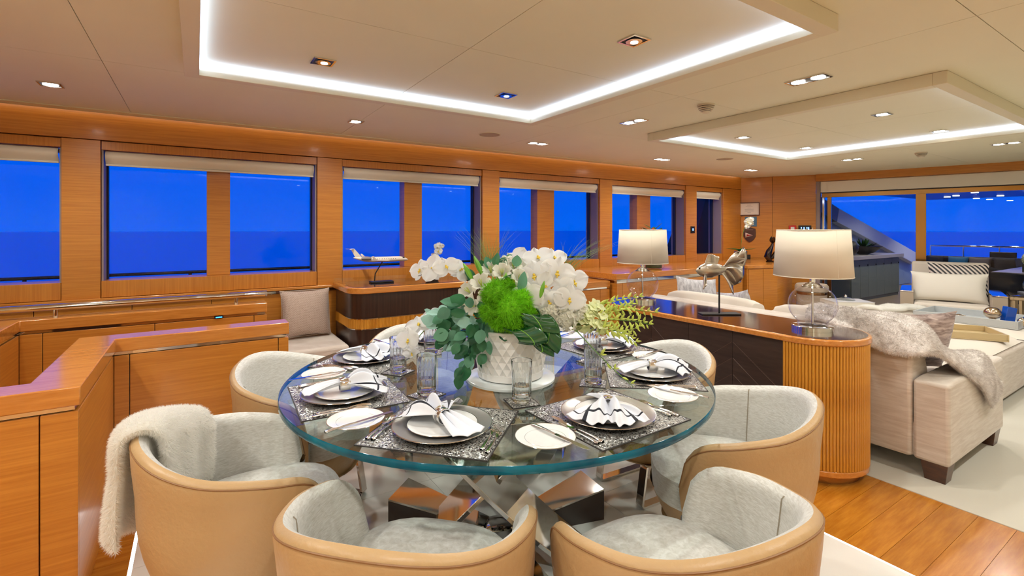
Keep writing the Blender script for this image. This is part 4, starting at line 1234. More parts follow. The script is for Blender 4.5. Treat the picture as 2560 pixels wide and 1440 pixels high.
def napkin_mb(seed):
    """linen square drawn through a ring: narrow tail at -x, broad folded fan at +x"""
    rg = random.Random(seed)
    ph = [rg.uniform(0, 2*PI) for _ in range(6)]
    mb = MB()
    def f(u, v):
        w_ = 2*v-1
        if u < 0.4:
            q = 1-u/0.4
            wd = 0.015 + 0.040*q**0.9
            x = -0.130*q - 0.020*q*(1-w_*w_)
            z = 0.006 + 0.022*(1-q)**1.0 + (0.012+0.010*q*(1-q)*4)*abs(math.sin(w_*3.6+ph[0]))*(1-0.55*q)
            y = wd*w_ + 0.020*q*q*math.sin(ph[1])
        else:
            q = (u-0.4)/0.6
            wd = 0.015 + 0.112*q**0.75
            ridge = 0.5+0.5*math.sin(w_*7.4+ph[2]+0.9*q)
            x = 0.150*q - 0.045*q*w_*w_ + 0.016*q*math.sin(w_*7+ph[1])
            z = 0.006 + 0.022*(1-q)**0.8 + 0.046*math.sin(PI*min(1, q*1.05))**0.8*ridge*(1-0.45*w_*w_) + 0.020*q*(1-abs(w_))*(1-q*0.6) + 0.010*q*math.sin(w_*11+ph[4])**2
            y = wd*w_*(1-0.10*ridge) + 0.012*q*math.sin(w_*4+ph[5])
        return (x, y, z)
    mb.grid(f, 52, 56, uv=lambda u, v: (u, v))
    return mb

def lathe_plate(prof, n=56): return MB().lathe(prof, n, cap1=False)
charger_me = lathe_plate([(0.07, 0.0), (0.10, 0.003), (0.144, 0.010), (0.155, 0.0155), (0.1565, 0.0165), (0.155, 0.0175), (0.142, 0.0125), (0.10, 0.006), (0.03, 0.0055), (0.001, 0.0055)]).mesh('charger', M['charger'])
charger_rim = MB().tube([(0.156*math.cos(2*PI*i/56), 0.156*math.sin(2*PI*i/56), 0.0165) for i in range(56)], 0.0016, 6, closed=True).mesh('rim', M['rimline'])
plate_me = lathe_plate([(0.05, 0.0), (0.070, 0.002), (0.104, 0.008), (0.110, 0.0100), (0.1105, 0.0108), (0.109, 0.0112), (0.09, 0.0075), (0.072, 0.0052), (0.03, 0.005), (0.001, 0.005)]).mesh('plate', M['white'])
plate_rim = MB().tube([(0.1103*math.cos(2*PI*i/56), 0.1103*math.sin(2*PI*i/56), 0.0108) for i in range(56)], 0.001, 6, closed=True).mesh('rim', M['rimline'])
bread_me = lathe_plate([(0.04, 0.0), (0.055, 0.002), (0.086, 0.009), (0.0905, 0.0112), (0.0907, 0.0118), (0.089, 0.012), (0.062, 0.0058), (0.03, 0.0045), (0.001, 0.0045)], 48).mesh('plate', M['white'])
bread_rim = MB().tube([(0.0905*math.cos(2*PI*i/48), 0.0905*math.sin(2*PI*i/48), 0.0116) for i in range(48)], 0.001, 6, closed=True).mesh('rim', M['rimline'])
bread_line = MB().tube([(0.062*math.cos(2*PI*i/48), 0.062*math.sin(2*PI*i/48), 0.0058) for i in range(48)], 0.0005, 5, closed=True).mesh('line', M['rimline'])
mat_me = MB().box(-0.185, 0.185, -0.20, 0.20, 0.0, 0.0028).mesh('mat', M['mat'])
hem = MB()
for (a, b, c, d) in ((-0.188, 0.188, -0.203, -0.1995), (-0.188, 0.188, 0.1995, 0.203), (-0.188, -0.1845, -0.1995, 0.1995), (0.1845, 0.188, -0.1995, 0.1995)):
    hem.box(a, b, c, d, 0.0, 0.0033)
hem_me = hem.mesh('hem', M['mathem'])
coast_me = MB().box(-0.05, 0.05, -0.05, 0.05, 0.0, 0.0035).mesh('coaster', M['mat'])
ch_ = MB()
for (a, b, c, d) in ((-0.052, 0.052, -0.052, -0.0497), (-0.052, 0.052, 0.0497, 0.052), (-0.052, -0.0497, -0.0497, 0.0497), (0.0497, 0.052, -0.0497, 0.0497)):
    ch_.box(a, b, c, d, 0.0, 0.004)
coasth_me = ch_.mesh('hem', M['mathem'])
# cut-crystal tumbler: one thick glass body, fluted outside, plain inside
M['crystal'] = realglass('lead_crystal', (0.99, 1.0, 1.0), 1.42)
def tum_body():
    mb = MB(); n = 80
    prof = [(0.0005, 0.0), (0.030, 0.0), (0.034, 0.003), (0.0355, 0.010), (0.0350, 0.020), (0.0355, 0.045), (0.0360, 0.075), (0.0365, 0.105), (0.0370, 0.118), (0.0376, 0.149), (0.0370, 0.151), (0.0355, 0.150),
            (0.0345, 0.118), (0.0332, 0.06), (0.0318, 0.030), (0.029, 0.0225), (0.020, 0.020), (0.0005, 0.0198)]
    mb.lathe(prof, n, rf=lambda a, k: 1.0 - (0.055*(0.5-0.5*math.cos(a*16)) if 4 <= k <= 7 else 0.0), cap0=False, cap1=False)
    return mb
tum_me = tum_body().mesh('bowl', M['crystal'])
wat = MB().lathe([(0.0005, 0.0205), (0.0195, 0.0207), (0.0285, 0.0232), (0.0313, 0.0305), (0.0326, 0.0595), (0.0326, 0.060), (0.0005, 0.060)], 40, cap0=False, cap1=False)
wat_me = wat.mesh('water', realglass('still_water', (0.98, 0.99, 1.0), 1.30))

# cutlery along +x, handle at -x
def handle(mb, L=0.10, x0=-0.10, wd=0.0075, th=0.0022):
    n = 10
    def f(u, v):
        x = x0 + L*u
        wv_ = wd*(0.45+0.55*(1-u)**1.2) + (0.002 if u < 0.08 else 0)
        if u < 0.06: wv_ *= (u/0.06)**0.5*0.6+0.4
        a = 2*PI*v
        return (x, wv_*math.cos(a), th*(1+0.3*(1-u))*math.sin(a) + 0.004 + 0.006*u*(1-u))
    mb.grid(f, 14, 10)
def fork_mb():
    mb = MB(); handle(mb)
    mb.grid(lambda u, v: (0.0+0.035*u, (0.003+0.0062*smooth01(u, 0, 0.8))*(2*v-1), 0.004+0.003*math.sin(u*PI*0.5)-0.003*(1-(2*v-1)**2)), 8, 6)
    for k in range(4):
        y = -0.0075+0.005*k
        mb.tube([(0.034, y, 0.0065), (0.055, y*1.02, 0.008), (0.085, y*0.98, 0.004)], [0.0017, 0.0016, 0.0008], 6)
    return mb
def knife_mb():
    mb = MB(); handle(mb, 0.105, -0.115, 0.0078, 0.003)
    poly = [(-0.012, -0.005), (0.10, -0.008), (0.118, -0.004), (0.122, 0.004), (0.10, 0.0085), (-0.012, 0.006)]
    n = len(poly)
    mb.add([(x, y, 0.0035) for (x, y) in poly] + [(x, y, 0.0055) for (x, y) in poly], [tuple(reversed(range(n))), tuple(range(n, 2*n))] + [(i, (i+1) % n, (i+1) % n+n, i+n) for i in range(n)])
    return mb
def spoon_mb():
    mb = MB(); handle(mb)
    def f(u, v):
        a = 2*PI*u; r = v
        return (0.040+0.040*r*math.cos(a), 0.013*r*math.sin(a)*(1+0.15*math.cos(a)), 0.003+0.006*r*r)
    mb.grid(f, 20, 6)
    mb.tube([(-0.003, 0, 0.0055), (0.008, 0, 0.006)], 0.003, 6)
    return mb
fork_me = fork_mb().mesh('fork', M['silver']); knife_me = knife_mb().mesh('knife', M['silver']); spoon_me = spoon_mb().mesh('spoon', M['silver'])
ring_mb = MB()
ring_mb.grid(lambda u, v: ((-0.017+0.034*v), (0.0225+0.002*math.sin(v*PI))*math.cos(2*PI*u), 0.0245+(0.0225+0.002*math.sin(v*PI))*math.sin(2*PI*u)), 28, 6)
ring_mb.grid(lambda u, v: ((-0.017+0.034*v), (0.0205)*math.cos(2*PI*u), 0.0245+0.0205*math.sin(2*PI*u)), 28, 2, flip=True)
ring_me = ring_mb.mesh('ring_band', M['silver'])
ringb_me = []
for s in (-0.017, 0.017):
    rb_ = MB().tube([(s, 0.0235*math.cos(2*PI*i/28), 0.0245+0.0235*math.sin(2*PI*i/28)) for i in range(28)], 0.0022, 6, closed=True)
    ringb_me.append(rb_.mesh('ring_bead', M['silver']))

SET_A = [223.0, 271.5, 320.0, 3.0, 47.0, 89.0, 132.0, 177.5]
nap_rot = [-130, -42, 8, -35, 30, 60, 165, 178]
def one(name, me, label, cat, group, loc, rz, rot=None):
    o = bpy.data.objects.new(name, me); COL.objects.link(o)
    o.location = loc; o.rotation_euler = rot if rot else (0, 0, rz)
    return tag(o, label, cat, group)
for k, a in enumerate(SET_A):
    sn = SEATS[k][2]
    d = Vector((math.cos(R(a)), math.sin(R(a)), 0)); e = Vector((-d.y, d.x, 0))
    rz = R(a)
    z0 = ZT + 0.0005
    # mat
    t = thing('placemat', 'silver glitter placemat ' + sn, 'placemat', TC + d*0.663 + Vector((0, 0, z0)), rz, 'glitter placemats')
    obj('mat', mat_me, None, t); obj('hem', hem_me, None, t)
    zc_ = z0 + 0.0034
    pc_ = TC + d*0.672
    t = thing('charger_plate', 'smoked silver charger plate ' + sn, 'plate', pc_ + Vector((0, 0, zc_)), rz, 'charger plates')
    obj('dish', charger_me, None, t); obj('rim', charger_rim, None, t)
    zp_ = zc_ + 0.0062
    t = thing('dinner_plate', 'white dinner plate on the charger ' + sn, 'plate', pc_ + Vector((0, 0, zp_)), rz, 'white dinner plates')
    obj('dish', plate_me, None, t); obj('rim', plate_rim, None, t)
    zn = zp_ + 0.0085
    rn = R(a + nap_rot[k])
    t = thing('napkin', 'white black-striped napkin gathered in a ring ' + sn, 'napkin', pc_ + Vector((0, 0, zn)), rn, 'striped napkins')
    obj('cloth', napkin_mb(k), nap_m, t, solid=0.0016)
    t = thing('napkin_ring', 'polished silver napkin ring ' + sn, 'napkin ring', pc_ + Vector((0, 0, zn-0.0005)), rn, 'silver napkin rings')
    obj('band', ring_me, None, t)
    for q_ in ringb_me: obj('bead_edge', q_, None, t)
    # bread plate and butter knife
    ab = R(a - 22.5); db = Vector((math.cos(ab), math.sin(ab), 0))
    pb_ = TC + db*0.757
    zb_ = z0 + 0.0036
    t = thing('bread_plate', 'small white bread plate ' + sn, 'plate', pb_ + Vector((0, 0, zb_)), ab, 'bread plates')
    obj('dish', bread_me, None, t); obj('rim', bread_rim, None, t); obj('inner_line', bread_line, None, t)
    one('butter_knife', knife_me, 'silver butter knife on the bread plate ' + sn, 'knife', 'butter knives', pb_ + db*0.01 + Vector((-db.y, db.x, 0))*0.035 + Vector((0, 0, zb_+0.0085)), ab + R(28 if k % 2 else 172))
    # forks on the -e side, knife and spoon on the +e side; handles outwards
    zf = z0 + 0.0036
    for j, (nm, me, off, cat) in enumerate((('dinner_fork', fork_me, 0.168, 'fork'), ('salad_fork', fork_me, 0.1885, 'fork'), ('dinner_knife', knife_me, -0.166, 'knife'), ('soup_spoon', spoon_me, -0.184, 'spoon'))):
        w_ = {'dinner_fork': 'silver fork next to the plate ', 'salad_fork': 'silver fork at the outer side ', 'dinner_knife': 'silver dinner knife next to the plate ', 'soup_spoon': 'silver spoon beside the knife '}[nm]
        one(nm, me, w_ + sn, cat, nm.replace('_', ' ') + 's', TC + d*(0.70 if j % 2 == 0 else 0.715) + e*off + Vector((0, 0, zf)), R(a+180))
    # tumbler on its coaster
    ag = R(a - 22.5); dg = Vector((math.cos(ag), math.sin(ag), 0))
    pg = TC + dg*0.445
    t = thing('coaster', 'square glitter coaster under the tumbler ' + sn, 'coaster', pg + Vector((0, 0, z0+0.0035)), ag + R(8*k), 'glitter coasters')
    obj('pad', coast_me, None, t); obj('hem', coasth_me, None, t)
    t = thing('tumbler', 'cut crystal tumbler of water ' + sn, 'glass', pg + Vector((0, 0, z0+0.0078)), ag, 'crystal tumblers')
    obj('bowl', tum_me, None, t)
    obj('water', wat_me, None, t)
# ================================================================== LAMPS AND ORNAMENTS ON THE CONSOLE
def table_lamp(loc, label):
    t = thing('table_lamp', label, 'lamp', loc, 0, 'glass globe table lamps')
    obj('base', MB().lathe([(0.108, 0.0), (0.108, 0.022), (0.104, 0.024)], 40), M['chrome'], t)
    gp = [(0.075, 0.026)]
    for k in range(3, 30):
        a = -PI/2 + PI*k/32
        gp.append((0.128*math.cos(a), 0.146+0.120*math.sin(a)))
    gp = [q for q in gp if not (q[1] < 0.05 and q[0] < 0.075)]
    gp.append((0.035, 0.268))
    gl_ = obj('glass_globe', MB().lathe(gp, 48, cap0=False, cap1=False), M['globe'], t)
    obj('collar_ring', MB().lathe([(0.07, 0.024), (0.082, 0.03), (0.074, 0.038)], 36, cap1=False), M['globe'], gl_)
    obj('rod', MB().tube([(0, 0, 0.024), (0, 0, 0.262)], 0.006, 12), M['chrome'], t)
    obj('cap', MB().lathe([(0.058, 0.248), (0.050, 0.256), (0.046, 0.262), (0.040, 0.264), (0.036, 0.272), (0.020, 0.276), (0.016, 0.280)], 32), M['chrome'], t)
    obj('neck', MB().lathe([(0.016, 0.278), (0.016, 0.335), (0.010, 0.345), (0.010, 0.40)], 20), M['chrome'], t)
    sh_ = obj('lamp_shade', MB().lathe([(0.203, 0.314), (0.186, 0.588)], 64, cap0=False, cap1=False), M['shade'], t, solid=0.004)
    for (r, z) in ((0.2035, 0.316), (0.1865, 0.586)):
        obj('shade_edge', MB().tube([(r*math.cos(2*PI*i/48), r*math.sin(2*PI*i/48), z) for i in range(48)], 0.003, 6, closed=True), M['shade'], sh_)
    obj('shade_seam', MB().tube([(0.204*math.cos(R(-118)), 0.204*math.sin(R(-118)), 0.316), (0.187*math.cos(R(-118)), 0.187*math.sin(R(-118)), 0.586)], 0.0015, 4), M['shade'], sh_)
    obj('spider', MB().tube([(-0.18, 0, 0.56), (0.18, 0, 0.56)], 0.002, 6).tube([(0, 0, 0.39), (0, 0, 0.60)], 0.003, 6), M['chrome'], t)
    return t
lz = CZ + 0.0018
table_lamp((3.05, 1.44, lz), 'clear globe table lamp with ivory shade at the near end of console')
table_lamp((3.08, 2.77, lz), 'clear globe table lamp with ivory shade at the far end of console')

fs = thing('fish_sculpture', 'silvered fish sculpture on a thin stand between the lamps', 'sculpture', (3.05, 2.05, lz), R(-33))
pew = pbr('antique_silver', srgb(190, 180, 166), 0.28, 1.0, bump=0.5, bscale=60, vary=0.25, vscale=25)
obj('foot_plate', MB().box(-0.12, 0.12, -0.04, 0.04, 0.0, 0.008), M['black'], fs, bev=0.002)
obj('stem', MB().tube([(0, 0, 0.008), (0, 0, 0.25)], 0.005, 10), M['black'], fs)
bd = MB()
prof = [(-0.145, 0.004), (-0.135, 0.018), (-0.115, 0.034), (-0.085, 0.048), (-0.05, 0.050), (-0.015, 0.040), (0.015, 0.025), (0.04, 0.014)]
def fbody(u, v):
    k = v*(len(prof)-1); i = min(int(k), len(prof)-2); f = k-i
    x = prof[i][0]*(1-f)+prof[i+1][0]*f; r = prof[i][1]*(1-f)+prof[i+1][1]*f
    a = 2*PI*u
    return (x, 0.62*r*math.cos(a), 0.275 + r*math.sin(a)*1.0 + 0.25*(x+0.05)*0.2)
bd.grid(fbody, 20, 21)
fs.scale = (1.12, 1.12, 1.12)
b_ = obj('body', bd, pew, fs)
def fin(name, root, tips, wob, nu=10, nv=10, ph=0.0):
    A, B = [Vector(q) for q in root]; T0, T1, T2 = [Vector(q) for q in tips]
    def f(u, v):
        base = A.lerp(B, u)
        tip = (T0.lerp(T1, u)).lerp(T1.lerp(T2, u), u)
        p_ = base.lerp(tip, v)
        n_ = Vector((0, 1, 0))
        return p_ + n_*(wob*math.sin(u*9+ph+v*3)*v) + Vector((0, 0, 0.02*math.sin(v*PI)*math.sin(u*5+ph)))
    return obj(name, MB().grid(f, nu*2, nv), pew, fs, solid=0.005)
fin('tail_fin', ((0.02, 0, 0.262), (0.02, 0, 0.298)), ((0.10, 0.02, 0.18), (0.20, -0.02, 0.27), (0.15, 0.01, 0.42)), 0.022)
fin('tail_fin', ((0.01, 0, 0.255), (0.03, 0, 0.285)), ((0.06, -0.04, 0.13), (0.11, 0.03, 0.20), (0.16, 0.03, 0.20)), 0.02, ph=1.7)
fin('tail_fin', ((0.01, 0, 0.28), (0.03, 0, 0.30)), ((0.14, 0.05, 0.27), (0.21, 0.02, 0.36), (0.12, -0.02, 0.39)), 0.02, ph=3.1)
fin('dorsal_fin', ((-0.09, 0, 0.315), (-0.02, 0, 0.312)), ((-0.07, 0, 0.37), (-0.03, 0.01, 0.372), (0.0, 0, 0.355)), 0.006)
fin('pectoral_fin', ((-0.10, -0.02, 0.25), (-0.085, -0.02, 0.24)), ((-0.12, -0.05, 0.16), (-0.11, -0.04, 0.16), (-0.095, -0.04, 0.19)), 0.004)
obj('eye', MB().ball((-0.128, -0.014, 0.285), 0.006, 8, 6), M['black'], b_)

# ================================================================== AIRPLANE MODEL
ap = thing('airplane_model', 'white model jet on a thin black stand on the dark sideboard', 'model airplane', (1.375, 4.24, SBZ+0.002), R(-4))
wp = pbr('white_jet_paint', srgb(226, 214, 200), 0.25, coat=0.4)
gp_ = pbr('grey_jet_paint', srgb(130, 120, 116), 0.3)
obj('stand_base', MB().box(-0.10, 0.10, -0.045, 0.045, 0, 0.014), M['black'], ap, bev=0.003)
obj('stand_arm', MB().tube([(-0.06, 0, 0.014), (-0.055, 0, 0.08), (0.01, 0, 0.185)], 0.005, 8), M['black'], ap)
zf = 0.205
fu = MB()
fpf = [(-0.24, 0.004, 0.020), (-0.20, 0.012, 0.012), (-0.15, 0.020, 0.004), (-0.08, 0.024, 0.0), (0.10, 0.024, 0.0), (0.17, 0.023, 0.0), (0.205, 0.018, -0.003), (0.228, 0.010, -0.007), (0.240, 0.002, -0.010)]
def ff(u, v):
    k = v*(len(fpf)-1); i = min(int(k), len(fpf)-2); f = k-i
    q = [fpf[i][j]*(1-f)+fpf[i+1][j]*f for j in range(3)]
    a = 2*PI*u
    return (q[0], q[1]*math.cos(a), zf + q[2] + q[1]*math.sin(a))
fu.grid(ff, 20, 32)
fo_ = obj('fuselage', fu, wp, ap)
me = MB().ball((0, 0, 0), 0.0032, 8, 6, (1, 0.5, 1.2)).mesh('cabin_window', M['black'])
for i in range(13):
    obj('cabin_window', me, None, fo_, loc=(-0.12+i*0.02, -0.0236, zf+0.005))
obj('cockpit_window', MB().obox((0.198, -0.012, zf+0.010), (0.012, 0.004, -0.003), (0, 0.004, 0), (0, 0, 0.005)), M['black'], fo_)
def wingm(pts, th):
    n = len(pts)
    return MB().add([(x, y, z-th) for (x, y, z) in pts] + [(x, y, z+th) for (x, y, z) in pts], [tuple(reversed(range(n))), tuple(range(n, 2*n))] + [(i, (i+1) % n, (i+1) % n+n, i+n) for i in range(n)])
for s in (-1, 1):
    w1 = obj('wing', wingm([(0.07, s*0.018, zf-0.016), (-0.03, s*0.018, zf-0.016), (-0.115, s*0.215, zf+0.004), (-0.085, s*0.215, zf+0.004)], 0.003), wp, ap, bev=0.0015)
    obj('winglet', wingm([(-0.085, s*0.215, zf+0.004), (-0.115, s*0.215, zf+0.004), (-0.135, s*0.225, zf+0.04), (-0.12, s*0.225, zf+0.04)], 0.0015), wp, w1)
    en = obj('engine', MB().lathe([(0.010, -0.04), (0.0145, -0.02), (0.0155, 0.02), (0.013, 0.042)], 18), gp_, ap, loc=(-0.14, s*0.036, zf+0.012), rot=(0, R(90), 0))
    obj('stabilizer', wingm([(-0.235, s*0.002, zf+0.098), (-0.262, s*0.002, zf+0.098), (-0.288, s*0.085, zf+0.094), (-0.270, s*0.085, zf+0.094)], 0.002), wp, ap)
obj('tail_fin', MB().add([(-0.165, -0.003, zf+0.018), (-0.225, -0.003, zf+0.022), (-0.265, -0.002, zf+0.10), (-0.235, -0.002, zf+0.10), (-0.165, 0.003, zf+0.018), (-0.225, 0.003, zf+0.022), (-0.265, 0.002, zf+0.10), (-0.235, 0.002, zf+0.10)],
    [(0, 1, 2, 3), (7, 6, 5, 4), (0, 4, 5, 1), (1, 5, 6, 2), (2, 6, 7, 3), (3, 7, 4, 0)]), wp, ap)

# ================================================================== PLANTS
M['leafd'] = petal('dark_leaf', srgb(34, 92, 38), 0.2, 0.35, 0.25, 20)
M['euca'] = petal('eucalyptus_leaf', srgb(98, 154, 124), 0.3, 0.5, 0.35, 14)
M['euca2'] = petal('pale_eucalyptus_leaf', srgb(168, 212, 198), 0.3, 0.5, 0.2, 14)
M['euca3'] = petal('deep_eucalyptus_leaf', srgb(60, 122, 82), 0.3, 0.45, 0.3, 14)
M['petal'] = petal('white_petal', srgb(248, 248, 246), 0.42, 0.5, 0.02, 40)
M['cream_petal'] = petal('cream_petal', srgb(250, 248, 236), 0.45, 0.6, 0.05, 60)
M['lip'] = pbr('yellow_orchid_lip', srgb(240, 200, 70), 0.5, vary=0.3, vscale=120)
M['stem'] = pbr('green_stem', srgb(96, 140, 50), 0.5)
M['moss'] = petal('bright_green_moss', srgb(140, 226, 30), 0.35, 0.7, 0.5, 60)
M['dend'] = petal('chartreuse_bud', srgb(224, 234, 128), 0.4, 0.5, 0.15, 60)
M['bud'] = petal('green_lily_bud', srgb(128, 194, 60), 0.15, 0.4, 0.25, 30)
M['grass'] = pbr('bear_grass', srgb(120, 146, 78), 0.6)

def leaf_mb(L, Wd, curl=0.12, fold=0.15, n=8, pw=1.0, tip=1.0):
    """leaf in x (length) from the stalk at the origin"""
    def f(u, v):
        x = u; w_ = math.sin(PI*u**pw)**0.75*(1-0.25*(u-0.5)*tip)
        y = (2*v-1)*w_*Wd/2
        return (x*L, y, -curl*L*u*u + fold*abs(y) + 0.02*L*math.sin(u*7))
    return MB().grid(f, n, 6)
def orchid_mb(sz=0.06):
    """moth orchid bloom facing +z"""
    mb = MB()
    def tep(ang, L, Wd, lift, cup):
        c, s_ = math.cos(ang), math.sin(ang)
        def f(u, v):
            w_ = Wd*(math.sin(PI*min(1.0, u*0.93+0.07))**0.6)*(2*v-1)
            x = L*u; y = w_
            z = lift + cup*(u**1.5)*L + 0.25*cup*abs(w_)+0.004*math.sin(v*9+ang*3)*u
            return (c*x - s_*y, s_*x + c*y, z)
        mb.grid(f, 8, 8)
    for a in (90, 222, 318): tep(R(a), sz*0.95, sz*0.36, 0.0, -0.10)
    for a in (8, 172): tep(R(a), sz*1.08, sz*0.60, 0.004, 0.10)
    return mb
def orchid_lip(sz=0.06):
    mb = MB()
    mb.ball((0, sz*0.03, 0.008), sz*0.10, 8, 6, (0.8, 1.0, 0.9))
    mb.ball((0, -sz*0.12, 0.012), sz*0.10, 8, 6, (1.4, 0.8, 0.8))
    mb.ball((0, -sz*0.24, 0.015), sz*0.06, 8, 6, (0.7, 1.3, 0.6))
    return mb
def look_rot(d, roll=0.0):
    """euler turning local +z to d, then rolled about it"""
    q = Vector(d).normalized().to_track_quat('Z', 'Y')
    return (q @ Euler((0, 0, roll)).to_quaternion()).to_euler()
def leaf_rot(d, up=(0, 0, 1), roll=0.0):
    q = Vector(d).normalized().to_track_quat('X', 'Z')
    return (q @ Euler((roll, 0, 0)).to_quaternion()).to_euler()
CAMP = Vector((0, 0, CAMZ))
rg = random.Random(3)

# ---- vase on its disc
VP = atz(1276, 946, ZT)
dk = tag(obj('serving_disc', MB().lathe([(0.180, 0.0), (0.188, 0.003), (0.188, 0.011), (0.184, 0.014)], 64), pbr('frosted_white_glass', srgb(226, 232, 232), 0.25, coat=0.5), loc=(VP.x, VP.y, ZT+0.0006)), 'round frosted white disc under the flower vase', 'serving disc')
va = thing('vase', 'white ceramic vase with a raised diamond pattern in the table centre', 'vase', (VP.x, VP.y, ZT+0.0152))
vw = pbr('matt_white_ceramic', srgb(248, 245, 242), 0.5)
N, Mr = 28, 6
H0, H1 = 0.032, 0.198
def vr_(z): return 0.139 + 0.020*math.sin(min(1, (z-H0)/(H1-H0))*PI*0.55)
dz = (H1-H0)/(Mr)
vmb = MB()
def LP(i, j):
    z = H0 + j*dz; a = 2*PI*(i + 0.5*(j % 2))/N
    return (vr_(z)*math.cos(a), vr_(z)*math.sin(a), z)
def Cc(a, z, ins): return ((vr_(z)-ins)*math.cos(a), (vr_(z)-ins)*math.sin(a), z)
dia = []
for j in range(0, Mr+1):
    for i in range(N):
        o_ = j % 2
        l, r = LP(i, j), LP(i+1, j)
        ca = 2*PI*(i + 0.5 + 0.5*o_)/N; z = H0 + j*dz
        top = LP(i + o_, j+1) if j < Mr else None
        bot = LP(i + o_, j-1) if j > 0 else None
        c = Cc(ca, z, 0.0075)
        if top: vmb.add([l, r, top, c], [(0, 3, 2), (3, 1, 2)])
        if bot: vmb.add([l, r, bot, c], [(0, 2, 3), (2, 1, 3)])
obj('patterned_wall', vmb, vw, va)
obj('foot_band', MB().lathe([(0.124, 0.0), (0.137, 0.006), (0.1405, 0.032)], 64), vw, va)
obj('rim', MB().lathe([(0.1575, H1-0.002), (0.159, H1+0.008), (0.153, H1+0.010), (0.149, H1-0.01), (0.142, 0.08)], 64, cap0=False, cap1=True), vw, va)

# ---- the bouquet
bq = thing('flower_arrangement', 'large bouquet of white orchids, lilies, green moss and eucalyptus in the vase', 'flowers', (VP.x, VP.y, ZT+0.19))
BC = Vector((VP.x, VP.y, ZT+0.26))
def bput(name, me, pos, rot, scale=1.0, parent=bq):
    o = bpy.data.objects.new(name, me); COL.objects.link(o); o.parent = parent
    o.location = Vector(pos) - Vector(bq.location); o.rotation_euler = rot; o.scale = (scale,)*3
    return o
obj('foam_core', MB().lathe([(0.13, -0.03), (0.15, 0.01), (0.13, 0.07), (0.05, 0.10)], 20), M['leafd'], bq)
T0 = 2.02
def tocam(p): return (CAMP - Vector(p)).normalized()
orc = orchid_mb().mesh('orchid_bloom', M['petal']); lipm = orchid_lip().mesh('orchid_lip', M['lip'])
blooms = [ # column, row, depth, aim right, aim up, roll, scale
    (1318, 742, 1.90, -0.15, -0.05, 0.2, 1.0), (1372, 752, 1.90, 0.1, -0.55, 0.5, 0.85), (1422, 748, 1.90, 0.35, -0.1, -0.2, 0.95),
    (1338, 690, 1.94, -0.45, 0.25, 0.4, 1.10), (1392, 682, 1.93, 0.3, 0.05, -0.3, 1.05), (1432, 705, 1.96, 0.7, 0.1, 0.1, 0.98),
    (1345, 645, 2.02, 0.0, 0.75, 0.3, 0.92), (1290, 648, 2.08, -0.2, 0.7, 0.9, 0.85), (1385, 645, 2.06, 0.4, 0.7, 0.0, 0.8),
    (1360, 715, 1.91, 0.0, 0.0, 1.3, 0.80), (1405, 722, 1.92, 0.4, -0.2, 0.8, 0.8),
    (1052, 676, 2.04, -0.9, 0.2, 0.3, 0.78), (1083, 672, 2.00, -0.5, 0.5, 1.5, 0.85), (1115, 668, 2.00, 0.1, 0.6, 0.3, 0.8), (1150, 676, 2.03, 0.5, 0.3, 2.0, 0.72),
    (1048, 812, 1.98, -0.5, 0.8, 0.6, 0.80), (1022, 850, 1.95, -0.6, -0.1, 0.2, 0.78), (1030, 882, 1.95, -0.3, -0.8, 0.2, 0.55), (1080, 790, 2.02, 0.4, 0.5, 0.4, 0.6),
]
RT = Vector((CV, -SV, 0)); UPV = Vector((0, 0, 1))
for (x, y, t, ar, au, roll, sc) in blooms:
    p = at(x, y, t); d = tocam(p) + RT*ar + UPV*au
    b_ = bput('orchid_bloom', orc, p, look_rot(d, roll), sc*1.14)
    l_ = bpy.data.objects.new('orchid_lip', lipm); COL.objects.link(l_); l_.parent = b_
obj('orchid_stem', MB().tube([at(1010, 880, 1.98), at(1040, 850, 1.98), at(1075, 810, 2.0), at(1130, 800, 2.05), at(1200, 830, 2.05)], [0.0015, 0.002, 0.0025, 0.003, 0.003], 6), M['stem'], bq, world=True)
obj('orchid_stem', MB().tube([at(1045, 690, 2.03), at(1090, 676, 2.02), at(1130, 680, 2.02), at(1175, 705, 2.03), at(1220, 760, 2.05)], [0.0015, 0.002, 0.0025, 0.003, 0.003], 6), M['darkleg'], bq, world=True)
# lilies: six pointed petals
lil = MB()
for k in range(6):
    a = R(60*k); c, s_ = math.cos(a), math.sin(a)
    def f(u, v, c=c, s_=s_):
        r = 0.004 + 0.055*u - 0.012*u**4; z = 0.045*math.sin(u*PI*0.62) - 0.03*u**5
        w_ = 0.016*math.sin(PI*(0.12+0.88*u))**0.8*(2*v-1)
        return (c*r - s_*w_, s_*r + c*w_, z + 0.15*abs(w_))
    lil.grid(f, 9, 4)
lil_me = lil.mesh('lily_bloom', M['cream_petal'])
stm = MB()
for k in range(6):
    a = R(60*k+30); stm.tube([(0, 0, 0.005), (0.008*math.cos(a), 0.008*math.sin(a), 0.045)], 0.0012, 5)
stm_me = stm.mesh('stamen', M['dend'])
for (x, y, t, ar, au, sc) in ((1178, 735, 1.96, -0.5, 0.5, 0.95), (1205, 718, 1.95, -0.2, 0.6, 1.0), (1228, 688, 2.0, -0.1, 0.9, 1.0), (1255, 690, 1.97, 0.0, 0.5, 0.95), (1190, 765, 1.93, -0.5, 0.0, 0.85),
                              (1280, 675, 2.0, 0.2, 0.8, 0.9), (1295, 700, 1.96, 0.2, 0.4, 0.85), (1165, 755, 1.97, -0.9, 0.2, 0.8), (1300, 672, 2.02, 0.0, 0.8, 0.8), (1215, 745, 1.92, -0.1, 0.2, 0.75)):
    p = at(x, y, t); b_ = bput('lily_bloom', lil_me, p, look_rot(tocam(p)*0.7 + RT*ar + UPV*au, rg.uniform(0, 6)), sc)
    l_ = bpy.data.objects.new('stamen', stm_me); COL.objects.link(l_); l_.parent = b_
